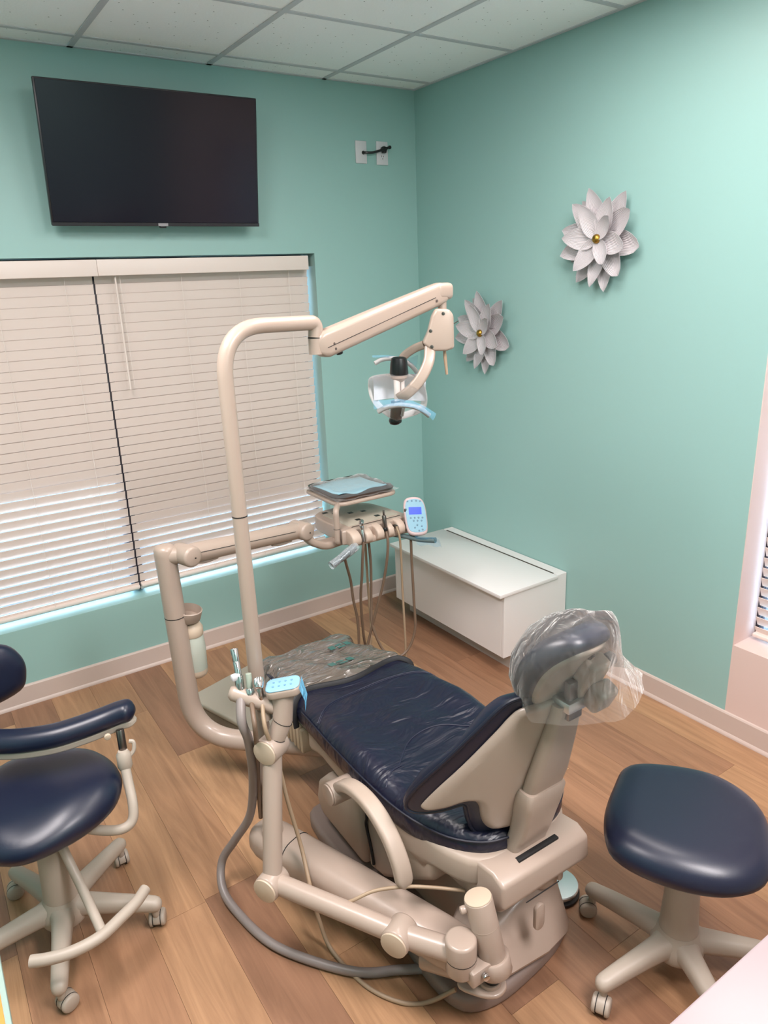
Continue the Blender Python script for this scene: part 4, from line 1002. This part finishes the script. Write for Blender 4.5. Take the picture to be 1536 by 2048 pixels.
# lamp core: black cap, column, lower cap
G().lathe([(0.0, 0.054), (0.016, 0.054), (0.0235, 0.050), (0.0265, 0.036), (0.029, 0.004), (0.0275, 0.0)], head_pt(800, 749, 0.0), (0.02, 0, 1), 28).build('top_cap', BLACK, ol, 40)
G().lathe([(0.012, -0.02), (0.026, -0.008), (0.027, 0.0)], head_pt(800, 750, 0), (0, 0, 1), 24).build('cap_collar', BEIGE, ol)
g = G(); g.cyl(head_pt(795, 800, -0.008), head_pt(795, 752, -0.008), 0.010, 0.001); g.cyl(head_pt(806, 800, 0), head_pt(806, 752, 0), 0.007, 0.001); g.build('bulb_column', mat('column_white', (225, 215, 210), 0.2), ol)
G().lathe([(0.018, 0.0), (0.021, -0.006), (0.019, -0.016), (0.010, -0.021), (0.0, -0.022)], head_pt(789, 835, 0), (-0.15, 0, 1), 24).build('bottom_cap', BLACK, ol, 50)
G().cyl(head_pt(791, 836, 0), head_pt(794, 800, 0), 0.019, 0.004).build('bulb_base', mat('bulb_base_brown', (92, 76, 66), 0.3, metal=0.7), ol)
# reflectors
def refl(u0, u1, v0, v1, name):
    V = []; F_ = []; n_ = 8
    for i in range(n_ + 1):
        for j in range(n_ + 1):
            a, b = i / n_, j / n_; u = u0 + (u1 - u0) * a; v = v0 + (v1 - v0) * b
            V.append(head_pt(u, v, 0.055 - 0.05 * ((u - 797) / 60) ** 2 - 0.03 * ((v - 785) / 55) ** 2))
    N_ = len(V); V += [p + ca_ * 0.003 for p in V]
    for i in range(n_):
        for j in range(n_):
            q = [i * 9 + j, i * 9 + j + 1, (i + 1) * 9 + j + 1, (i + 1) * 9 + j]; F_.append(q); F_.append([N_ + k_ for k_ in reversed(q)])
    return G().add(V, F_).build(name, REFL, ol, 60)
refl(748, 792, 752, 800, 'reflector'); refl(804, 853, 752, 806, 'reflector')
# clear shield: a deep rounded bowl
outl = smooth2([(738, 758), (748, 749), (775, 746), (800, 745), (825, 750), (846, 763), (855, 790), (853, 815), (838, 828), (812, 836), (790, 840), (768, 828), (748, 808), (738, 785)], 4)
G().pillow([((a - 797) * K, (785 - b) * K) for a, b in outl], lambda u, v, h: LP(u, h, v), -0.062, 0.06, 0.05, 0.05, 0.012).build('shield', LENS, ol, 70)
GRIP = mat('grip_grey', (168, 166, 164), 0.35)
gl = G().tube(spl([head_pt(756, 812, -0.075), head_pt(775, 803, -0.082), head_pt(805, 801, -0.085), head_pt(835, 809, -0.082), head_pt(856, 826, -0.075)], 5), 0.0078, 10).build('grip', GRIP, ol, 60)
G().tube([head_pt(806, 806, -0.083), head_pt(803, 825, -0.05)], 0.005, 8).build('grip_stem', GRIP, gl)
gu = G().tube(spl([head_pt(752, 728, 0.055), head_pt(770, 721, 0.062), head_pt(800, 722, 0.065), head_pt(822, 733, 0.06), head_pt(838, 752, 0.055)], 5), 0.0072, 10).build('grip', GRIP, ol, 60)
def flap(pts, name, m, parent):
    V = []; F_ = []
    for (a, b, d), (a2, b2, d2) in pts: V += [head_pt(a, b, d), head_pt((a + a2) / 2, (b + b2) / 2 + 1.5, (d + d2) / 2 - 0.006), head_pt(a2, b2, d2)]
    n_ = len(pts)
    for i in range(n_ - 1):
        for q in range(2): F_.append([i * 3 + q, i * 3 + q + 1, (i + 1) * 3 + q + 1, (i + 1) * 3 + q])
    return G().add(V, F_).build(name, m, parent, 80)
flap([((747, 790, -0.072), (748, 806, -0.088)), ((770, 790, -0.075), (770, 801, -0.096)), ((795, 789, -0.075), (797, 800, -0.1)), ((825, 795, -0.078), (826, 806, -0.098)), ((850, 808, -0.078), (852, 822, -0.092)), ((869, 822, -0.078), (862, 834, -0.088))], 'grip_film', SKYFILM, gl)
flap([((747, 712, 0.06), (750, 717, 0.062)), ((775, 713, 0.062), (778, 719, 0.064)), ((800, 717, 0.065), (802, 723, 0.066)), ((824, 722, 0.06), (818, 735, 0.062)), ((840, 716, 0.055), (836, 742, 0.06))], 'grip_film', SKYFILM, gu)

# ------------------------------------------------------------------ assistant's arm
aa = thing('assistant_unit', 'jointed beige assistant arm with instrument holder and blue touchpad', 'instrument arm', (-1.65, -2.45, 0.24))
k1, k2, k3, k4 = Vector((-2.012, -1.967, 0.282)), Vector((-1.936, -1.878, 0.645)), Vector((-1.820, -2.318, 0.282)), Vector((-1.729, -2.452, 0.282))
pv = (k3 - k1).cross(Vector((0, 0, 1))).normalized()
if pv.dot(Vector((-2.6, -3.5, 1)) - k1) < 0: pv = -pv
G().tube([k1, k1.lerp(k2, 0.5), k2], 0.0275, 20).build('upright', BEIGE, aa, 60)
G().tube([k1, k3], 0.0275, 20).build('lower_arm', BEIGE, aa, 60)
G().tube([k3, k4], 0.030, 20).build('link', BEIGE, aa, 60)
CREAMC = mat('knuckle_cap', (196, 177, 156), 0.42)
for P_ in (k1, k2, k3):
    kk = G().cyl(P_ - pv * 0.034, P_ + pv * 0.036, 0.0385, 0.006).build('knuckle', BEIGE, aa, 50)
    G().cyl(P_ + pv * 0.035, P_ + pv * 0.041, 0.0365, 0.003).build('knuckle_cap', CREAMC, kk)
jb = G().cyl((-1.729, -2.452, 0.228), (-1.729, -2.452, 0.332), 0.040, 0.008).build('pivot_barrel', BEIGE, aa, 50)
G().lathe([(0.0404, 0), (0.0404, 0.002)], (-1.729, -2.452, 0.275), (0, 0, 1), 24).build('joint_line', DARK, jb)
# tilted clamp post and its bracket
q0, q1 = Vector((-1.648, -2.487, 0.215)), Vector((-1.668, -2.445, 0.415))
cp = G().cyl(q0, q1, 0.036, 0.003, 28).build('clamp_post', BEIGE, aa, 50)
G().cyl(q1 - (q1 - q0).normalized() * 0.002, q1 + (q1 - q0).normalized() * 0.003, 0.0345, 0.002, 28).build('post_cap', CREAMC, cp)
G().lathe([(0.0364, 0), (0.0364, 0.0015)], q0.lerp(q1, 0.62), q1 - q0, 28).build('joint_line', BEIGE_D, cp)
G().cyl(q0.lerp(q1, 0.9) + Vector((-0.03, 0.012, -0.004)), q0.lerp(q1, 0.9) + Vector((-0.048, 0.018, -0.006)), 0.010, 0.004).build('side_knob', BEIGE, cp)
bk = G(); bk.lathe([(0.041, 0), (0.044, 0.003), (0.044, 0.045), (0.041, 0.048), (0.037, 0.048)], q0 - (q1 - q0).normalized() * 0.01, q1 - q0, 28)
bk.box((-1.735, -2.505, 0.215), (-1.66, -2.455, 0.262), 0.006); bk.build('clamp_bracket', BEIGE, aa, 45)
G().cyl((-1.700, -2.506, 0.245), (-1.703, -2.520, 0.246), 0.009, 0.003).build('clamp_bolt', CHROME, aa)
fp = G().prism(smooth2([(-1.725, -2.43), (-1.705, -2.485), (-1.668, -2.518), (-1.63, -2.512), (-1.615, -2.475), (-1.63, -2.42)], 4), XY, 0.150, 0.163, 0.004, 2).build('foot_bracket', BEIGE, aa, 45)
G().cyl((-1.656, -2.478, 0.162), (-1.656, -2.478, 0.176), 0.030, 0.004).build('bracket_boss', BEIGE, aa)
G().cyl((-1.654, -2.480, 0.175), (-1.648, -2.487, 0.222), 0.024, 0.003).build('pivot_shaft', BLACK, aa)
# neck, touchpad and holder bar
nk = Vector((-1.900, -1.885, 0.719)); pdc = Vector((-1.889, -1.874, 0.795))
G().tube([k2, k2.lerp(nk, 0.6), nk, pdc], [0.027, 0.0275, 0.0275, 0.031], 20).build('neck', BEIGE, aa, 60)
for f in (0.35, 0.95): G().lathe([(0.0284, 0), (0.0284, 0.0015)], k2.lerp(nk, f), nk - k2, 20).build('joint_line', DARK, aa)
PR = Matrix.Translation(pdc + Vector((0.0, 0.0, 0.022))) @ Matrix.Rotation(math.radians(-32), 4, 'Z') @ Matrix.Rotation(math.radians(-8), 4, 'Y')
po = rrect(0.098, 0.072, 0.022, 5)
pdm = G().prism(po, lambda u, v, d: PR @ Vector((u + 0.004, v, d)), -0.020, 0.006, 0.007, 3).build('touchpad', BEIGE, aa, 45)
G().prism([(a * 0.98, b * 0.97) for a, b in po], lambda u, v, d: PR @ Vector((u + 0.004, v, d)), 0.004, 0.0095, 0.003, 2).build('blue_film', BLUEFILM, pdm, 45)
for i in range(4):
    for j in range(2): G().lathe([(0.0035, 0), (0.0035, 0.001)], PR @ Vector((-0.022 + 0.017 * i, -0.012 + 0.022 * j, 0.0095)), (0, 0, 1), 8).build('button', mat('pad_marks', (98, 140, 168), 0.5) if i + j == 0 else bpy.data.materials['pad_marks'], pdm)
G().add([PR @ Vector(v) for v in ((0.052, -0.034, 0.004), (0.054, 0.030, 0.004), (0.060, 0.022, -0.05), (0.058, -0.028, -0.04), (0.053, -0.03, -0.075))], [[0, 1, 2, 3], [3, 2, 4]]).build('film_tail', SKYFILM, pdm, 80)
ha, hbp = Vector((-2.002, -1.795, 0.800)), Vector((-1.905, -1.866, 0.752))
hdr = G().tube([ha + (ha - hbp).normalized() * 0.012, ha, ha.lerp(hbp, 0.5), hbp], [0.014, 0.0225, 0.0235, 0.022], 18).build('holder_bar', BEIGE, aa, 60)
G().tube([(-1.935, -1.84, 0.745), (-1.932, -1.842, 0.715)], 0.019, 14).build('holder_stub', BEIGE, aa)

# instruments in the assistant's holder
s1 = thing('suction_valve', 'tall chrome suction tip with white lever at the end of the holder', 'suction valve', (-1.985, -1.808, 0.81))
g = G(); g.cyl((-1.985, -1.806, 0.805), (-1.981, -1.795, 0.848), 0.0125, 0.002); g.cyl((-1.981, -1.795, 0.846), (-1.976, -1.775, 0.880), 0.0095, 0.002); g.cyl((-1.976, -1.775, 0.878), (-1.972, -1.757, 0.912), 0.0095, 0.002, r2=0.011); g.build('tube', CHROME, s1)
G().box((-2.004, -1.806, 0.838), (-1.978, -1.788, 0.856), 0.005, 2).build('lever', PLATE, s1)
G().lathe([(0.0075, 0), (0.0075, 0.001)], (-1.9719, -1.7565, 0.9115), (0.12, 0.5, 1), 14).build('bore', DARK, s1)
G().tube(spl([(-1.986, -1.81, 0.80), (-2.007, -1.85, 0.74), (-1.99, -1.842, 0.66), (-1.962, -1.765, 0.47), (-1.963, -1.703, 0.30), (-1.999, -1.64, 0.18), (-2.04, -1.606, 0.09), (-2.066, -1.666, 0.038), (-2.054, -1.767, 0.0145), (-2.02, -1.913, 0.0145), (-1.951, -2.035, 0.0145), (-1.854, -2.153, 0.0145), (-1.757, -2.213, 0.0145), (-1.68, -2.27, 0.022)], 8), 0.0135, 12).build('hose', HOSEG, s1, 60)
s2 = thing('saliva_ejector', 'small grey-green saliva ejector between two chrome tips in the holder', 'saliva ejector', (-1.963, -1.822, 0.80))
G().cyl((-1.963, -1.822, 0.79), (-1.957, -1.808, 0.852), 0.0085, 0.002).build('tip', mat('ejector_green', (150, 160, 146), 0.35), s2)
G().cyl((-1.966, -1.828, 0.795), (-1.963, -1.820, 0.812), 0.0125, 0.003).build('valve', CHROME, s2)
G().tube(spl([(-1.964, -1.826, 0.785), (-1.99, -1.90, 0.74), (-1.965, -1.83, 0.60), (-1.945, -1.76, 0.45), (-1.938, -1.73, 0.30)], 6), 0.007, 10).build('hose', HOSEB, s2, 60)
s3 = thing('air_water_syringe', 'chrome air-water syringe nearest the blue touchpad', 'syringe', (-1.943, -1.845, 0.79))
g = G(); g.cyl((-1.943, -1.848, 0.782), (-1.942, -1.842, 0.83), 0.009, 0.002); g.cyl((-1.949, -1.853, 0.822), (-1.935, -1.833, 0.842), 0.0125, 0.004); g.cyl((-1.955, -1.846, 0.832), (-1.948, -1.836, 0.846), 0.0045, 0.001); g.build('head', CHROME, s3)
G().tube(spl([(-1.942, -1.85, 0.78), (-1.96, -1.90, 0.72), (-1.925, -1.875, 0.60), (-1.908, -1.881, 0.45), (-1.893, -1.915, 0.30), (-1.907, -1.99, 0.2), (-1.895, -2.0, 0.10), (-1.882, -2.041, 0.012), (-1.86, -2.188, 0.007), (-1.809, -2.287, 0.007), (-1.749, -2.331, 0.007), (-1.689, -2.38, 0.06)], 8), 0.0062, 10).build('hose', HOSET, s3, 60)
cb2 = G().tube(spl([(-1.91, -2.12, 0.262), (-1.88, -2.17, 0.30), (-1.82, -2.20, 0.325), (-1.75, -2.24, 0.33), (-1.69, -2.28, 0.325), (-1.615, -2.33, 0.31)], 6), 0.005, 8).build('thin_cable', HOSET, None, 60)
tag(cb2, 'thin tan cable crossing over the floor beam below the armrest', 'cable'); recenter(cb2, (-1.75, -2.24, 0.3))

# water bottle on the post
wb = thing('water_bottle', 'frosted water bottle with cream cap hanging behind the J-shaped post', 'bottle', (-1.85, -1.03, 0.45))
BX, BY = -1.868, -1.030
G().lathe([(0.030, 0.0), (0.047, 0.012), (0.052, 0.05), (0.049, 0.052), (0.043, 0.02), (0.0, 0.006)], (BX - 0.012, BY, 0.685), (0.15, -0.12, 1), 28).build('bottle_mount', BEIGE, wb, 50)
G().lathe([(0.040, 0.0), (0.042, 0.004), (0.042, 0.03), (0.032, 0.05), (0.024, 0.054)], (BX, BY, 0.625), (0, 0, 1), 28).build('cap', CREAMC, wb, 50)
G().lathe([(0.0, 0.0), (0.028, 0.0), (0.036, 0.006), (0.041, 0.02), (0.044, 0.12), (0.040, 0.17), (0.036, 0.18)], (BX, BY, 0.45), (0, 0, 1), 28).build('bottle', BOTTLE, wb, 50)
G().lathe([(0.0, 0.002), (0.030, 0.002), (0.0372, 0.008), (0.0418, 0.02), (0.0425, 0.035)], (BX, BY, 0.449), (0, 0, 1), 28, cap=False).build('bottle_base', CREAMC, wb, 50)

# floor utility box
ub = thing('utility_box', 'low grey-green floor utility box behind the J-shaped post', 'utility box', (-1.6, -0.8, 0))
UB = Matrix.Translation((-1.795, -0.625, 0)) @ Matrix.Rotation(math.radians(17), 4, 'Z')
G().box((0.0, -0.47, 0.0), (0.34, 0.0, 0.105), 0.012, 3, M=UB).build('housing', mat('housing_brown', (120, 108, 94), 0.5), ub)
G().box((-0.006, -0.478, 0.098), (0.346, 0.006, 0.125), 0.010, 3, M=UB).build('lid', GREENB, ub)
G().cyl(UB @ Vector((0.13, -0.470, 0.05)), UB @ Vector((0.13, -0.476, 0.05)), 0.006, 0.001).build('screw', BLACK, ub)

# foot control disc
fc = thing('foot_control', 'round polished steel foot control disc beside the chair base', 'foot control', (-1.185, -2.27, 0))
G().lathe([(0.068, 0.0), (0.070, 0.004), (0.070, 0.012), (0.064, 0.016)], (-1.185, -2.27, 0), (0, 0, 1), 36).build('rubber_base', RUBBER, fc, 40)
G().lathe([(0.060, 0.016), (0.060, 0.024), (0.066, 0.027), (0.0665, 0.034), (0.064, 0.037), (0.035, 0.0405), (0.0, 0.043)], (-1.185, -2.27, 0), (0, 0, 1), 48).build('disc', STEEL, fc, 40)

# ------------------------------------------------------------------ rolling stools (built in local axes, turned as a whole)
def caster(parent, x, y, ang):
    c, s_ = math.cos(ang), math.sin(ang)
    M_ = Matrix(((c, -s_, 0, x), (s_, c, 0, y), (0, 0, 1, 0), (0, 0, 0, 1)))
    f = lambda v: M_ @ Vector(v)
    ca = G().cyl(f((0, 0, 0.045)), f((0, 0, 0.078)), 0.011, 0.002, 14).build('caster', STOOLP, parent)
    # hood: a half drum over the wheels
    out = [(0.026 * math.cos(a), 0.026 + 0.027 * math.sin(a)) for a in np.linspace(-0.25, PI + 0.25, 15)]
    G().prism([(u + 0.012, v) for u, v in out], lambda u, v, d: f((u, d, v)), -0.011, 0.011, 0.003, 2).build('hood', STOOLP, ca, 40)
    for sg in (-1, 1):
        G().lathe([(0.0, 0.0), (0.020, 0.0), (0.0245, 0.003), (0.0255, 0.006), (0.0255, 0.012)], f((0.012, sg * 0.024, 0.0258)), M_.to_3x3() @ Vector((0, -sg, 0)), 22).build('wheel', STOOLP, ca, 40)
        G().lathe([(0.0262, 0.0), (0.0262, 0.002)], f((0.012, sg * 0.0125, 0.0258)), M_.to_3x3() @ Vector((0, -sg, 0)), 22).build('tread', RUBBER, ca, 40)
    return ca

def stool_base(t, angs, r, colr, ztop):
    hub = G().lathe([(0.066, 0.070), (0.072, 0.085), (0.070, 0.115), (0.058, 0.135), (0.052, 0.15)], (0, 0, 0), (0, 0, 1), 28).build('hub', STOOLP, t, 50)
    G().lathe([(0.052, 0.13), (0.051, 0.16), (colr, ztop - 0.02), (colr - 0.003, ztop - 0.012), (colr - 0.008, ztop - 0.012)], (0, 0, 0), (0, 0, 1), 28).build('column', STOOLP, t, 50)
    G().cyl((0, 0, ztop - 0.03), (0, 0, ztop + 0.02), 0.024, 0.002).build('gas_lift', BLACK, t)
    for a in angs:
        a = math.radians(a); d = Vector((math.cos(a), math.sin(a), 0)); n = Vector((-d.y, d.x, 0)); secs = []
        for f, w, h, z in ((0.05, 0.075, 0.070, 0.107), (0.07, 0.062, 0.062, 0.107), (0.12, 0.054, 0.058, 0.104), (0.20, 0.048, 0.051, 0.097), (r - 0.012, 0.045, 0.046, 0.091), (r, 0.044, 0.044, 0.090), (r + 0.012, 0.038, 0.038, 0.089), (r + 0.019, 0.026, 0.026, 0.088), (r + 0.022, 0.012, 0.012, 0.088)):
            secs.append([d * f + n * p + Vector((0, 0, z + q)) for p, q in rrect(w, h, min(w, h) * 0.42, 4)])
        G().loft(secs).build('leg', STOOLP, t, 50)
        caster(t, d.x * r, d.y * r, a + random.uniform(0.6, 2.4))

# operator stool at the right
st = thing('operator_stool', 'armless rolling stool with navy seat beside the white counter', 'stool', (-1.115, -2.648, 0), local=True)
stool_base(st, [172, 244, 316, 28, 100], 0.262, 0.037, 0.44)
so = smooth2([(-0.155, 0.165), (-0.05, 0.205), (0.08, 0.20), (0.175, 0.12), (0.20, -0.0), (0.185, -0.12), (0.10, -0.19), (-0.03, -0.205), (-0.15, -0.165), (-0.185, -0.06), (-0.18, 0.07)], 5)
def rot2(pts, a): c, s_ = math.cos(a), math.sin(a); return [(x * c - y * s_, x * s_ + y * c) for x, y in pts]
so = [(a * 1.04 - 0.014, b * 1.04 + 0.010) for a, b in rot2(so, math.radians(-58))]
G().pillow(so, lambda u, v, h: Vector((u, v, 0.492 + h)), lambda u, v: 0.05 + 0.004 * math.cos(v * 9), -0.038, 0.075, 0.035, 0.022).build('seat', NAVYS, st, 70)
G().prism([(a * 0.86, b * 0.86) for a, b in so], XY, 0.445, 0.464, 0.006, 2).build('seat_pan', STOOLP, st, 45)
G().box((0.03, -0.10, 0.425), (0.13, -0.03, 0.447), 0.008).build('tilt_mechanism', STOOLP, st)
G().tube(spl([(0.06, -0.08, 0.435), (0.14, -0.15, 0.44), (0.20, -0.19, 0.455)]), 0.010, 10).build('tilt_lever', STOOLP, st)
G().prism(rrect(0.05, 0.03, 0.01), lambda u, v, d: Vector((0.20 + u, -0.195 + v, d)), 0.44, 0.462, 0.004).build('lever_paddle', BEIGE_D, st)

# assistant stool at the left with belly bar, backrest and foot ring
sa = thing('assistant_stool', 'rolling stool with navy seat, curved armrest and foot ring by the window', 'stool', (-2.505, -1.50, 0), local=True)
OX, OY = -2.505, -1.50
def W(p): return Vector((p[0] - OX, p[1] - OY, p[2]))
stool_base(sa, [-104, -32, 40, 112, 184], 0.272, 0.037, 0.445)
sa_o = smooth2([(-0.17, -0.13), (-0.08, -0.20), (0.05, -0.195), (0.16, -0.145), (0.215, -0.06), (0.215, 0.04), (0.17, 0.14), (0.06, 0.215), (-0.07, 0.22), (-0.18, 0.14), (-0.215, 0.0)], 5)
def sa_top(u, v): return 0.058 - 0.02 * math.exp(-((u + 0.06) / 0.08) ** 2) * max(0, min(1, (-v + 0.05) / 0.2)) 
G().pillow(sa_o, lambda u, v, h: Vector((u, v, 0.487 + h - 0.10 * max(0, -v - 0.10) - 0.06 * max(0, -u - 0.05))), sa_top, -0.042, 0.085, 0.04, 0.022).build('seat', NAVYS, sa, 70)
G().prism([(a * 0.86, b * 0.86) for a, b in sa_o], XY, 0.432, 0.452, 0.006, 2).build('seat_pan', STOOLP, sa, 45)
apath = spl([W(p) for p in [(-2.212, -1.508, 0.682), (-2.25, -1.490, 0.677), (-2.30, -1.480, 0.668), (-2.37, -1.474, 0.662), (-2.45, -1.462, 0.660), (-2.55, -1.415, 0.660), (-2.64, -1.33, 0.660), (-2.70, -1.22, 0.662), (-2.715, -1.12, 0.664)]], 5)
def bar(path, w, h, up_, name, m, rnd=0.48, taper=0.9):
    secs = []; n = len(path)
    for i, p in enumerate(path):
        t_ = (path[min(n - 1, i + 1)] - path[max(0, i - 1)]).normalized(); zz = Vector((0, 0, 1)); zz = (zz - t_ * zz.dot(t_)).normalized(); b = t_.cross(zz)
        f = i / (n - 1); e = min(f, 1 - f) * (n - 1); k_ = math.sqrt(max(0.10, 1 - (1 - min(1, e / 3.0)) ** 2))
        secs.append([p + Vector((0, 0, up_)) + b * x * k_ + zz * y * k_ for x, y in rrect(w, h, min(w, h) * rnd, 6)])
    return G().loft(secs).build(name, m, sa, 60)
bar(apath, 0.075, 0.062, 0.0, 'armrest_pad', NAVYS)
bar(apath, 0.05, 0.024, -0.036, 'armrest_plate', STOOLP, 0.3)
G().cyl(W((-2.302, -1.522, 0.634)), W((-2.303, -1.532, 0.633)), 0.010, 0.003).build('adjust_button', CREAMC, sa)
G().cyl(W((-2.268, -1.535, 0.575)), W((-2.265, -1.520, 0.64)), 0.012, 0.002).build('telescopic_post', DARKSTEEL, sa)
G().lathe([(0.016, 0.0), (0.0215, 0.012), (0.021, 0.05), (0.014, 0.062)], W((-2.272, -1.548, 0.52)), (0.02, 0.08, 1), 20).build('post_socket', STOOLP, sa, 50)
G().tube(spl([W((-2.255, -1.545, 0.555)), W((-2.240, -1.545, 0.572)), W((-2.237, -1.54, 0.595)), W((-2.248, -1.535, 0.60))], 5), 0.006, 8).build('clamp_lever', STOOLP, sa)
G().tube(spl([W(p) for p in [(-2.273, -1.550, 0.535), (-2.276, -1.575, 0.49), (-2.280, -1.610, 0.44), (-2.292, -1.628, 0.40), (-2.325, -1.628, 0.385), (-2.38, -1.600, 0.39), (-2.44, -1.56, 0.41), (-2.48, -1.53, 0.43)]], 6), 0.0145, 14).build('armrest_support', STOOLP, sa, 60)
# backrest pad with its upright
bo_ = smooth2([(-0.15, -0.02), (-0.12, 0.075), (0.0, 0.10), (0.10, 0.085), (0.145, 0.03), (0.15, -0.03), (0.12, -0.085), (0.0, -0.10), (-0.11, -0.08)], 5)
BM = Matrix.Translation(W((-2.60, -1.225, 0.78))) @ Matrix.Rotation(math.radians(18), 4, 'Z')
G().pillow(bo_, lambda u, v, h: BM @ Vector((u, -h + 0.5 * u * u * -1, v)), 0.04, -0.03, 0.06, 0.03, 0.02).build('backrest', NAVYS, sa, 70)
G().tube(spl([W(p) for p in [(-2.62, -1.19, 0.76), (-2.64, -1.15, 0.66), (-2.65, -1.14, 0.52), (-2.62, -1.20, 0.43), (-2.55, -1.35, 0.425)]], 6), 0.014, 12).build('backrest_support', STOOLP, sa, 60)
# foot ring: an arc on two struts
fr = spl([W(p) for p in [(-2.622, -1.752, 0.2), (-2.58, -1.772, 0.2), (-2.52, -1.787, 0.2), (-2.45, -1.782, 0.2), (-2.38, -1.748, 0.2), (-2.335, -1.722, 0.2), (-2.300, -1.690, 0.2)]], 5)
ft = G().tube(fr, 0.0165, 14).build('foot_ring', STOOLP, sa, 60)
G().tube(fil([W((-2.442, -1.775, 0.2)), W((-2.455, -1.63, 0.235)), W((-2.478, -1.545, 0.33)), W((-2.49, -1.525, 0.42))], 0.05), 0.0135, 12).build('foot_ring_strut', STOOLP, sa, 60)

# ------------------------------------------------------------------ counter at the lower right, cart at the lower left
ct = thing('counter', 'white counter top with cabinet below at the lower right corner', 'counter', (-1.1, -3.42, 0))
G().box((-2.15, -3.74, 0.862), (-0.012, -3.115, 0.90), 0.004).build('worktop', COUNTER, ct)
for i in range(3):
    xa = -2.12 + i * 0.70
    G().box((xa, -3.72, 0.10), (xa + 0.695, -3.16, 0.862), 0.002, 1).build('cabinet_body', CABW, ct)
    dr = G().box((xa + 0.004, -3.160, 0.105), (xa + 0.691, -3.142, 0.858), 0.002, 1).build('cabinet_door', CABW, ct)
    G().tube([(xa + 0.60, -3.125, 0.70), (xa + 0.60, -3.125, 0.82)], 0.005, 8).build('handle', STEEL, dr)
G().box((-2.10, -3.70, 0.0), (-0.04, -3.20, 0.10)).build('plinth', BASEGREY, ct)
kt = thing('side_cart', 'pale teal cart with orange mat at the lower left corner', 'cart', (-2.95, -2.6, 0))
G().box((-3.25, -3.05, 0.775), (-2.6585, -2.12, 0.80), 0.002).build('top', PALETEAL, kt)
G().box((-3.24, -3.04, 0.799), (-2.6672, -2.36, 0.803), 0.0005, 1).build('orange_mat', ORANGE, kt)
for i in range(3):
    db = G().box((-3.24, -3.04, 0.12 + i * 0.22), (-2.69, -2.13, 0.335 + i * 0.22), 0.003).build('drawer', PALETEAL, kt)
for x in (-3.2, -2.72):
    for y in (-3.0, -2.17):
        G().cyl((x - 0.012, y, 0.045), (x + 0.012, y, 0.045), 0.045, 0.004).build('wheel', RUBBER, kt)
        G().cyl((x, y, 0.05), (x, y, 0.125), 0.010, 0.001).build('wheel_stem', STEEL, kt)
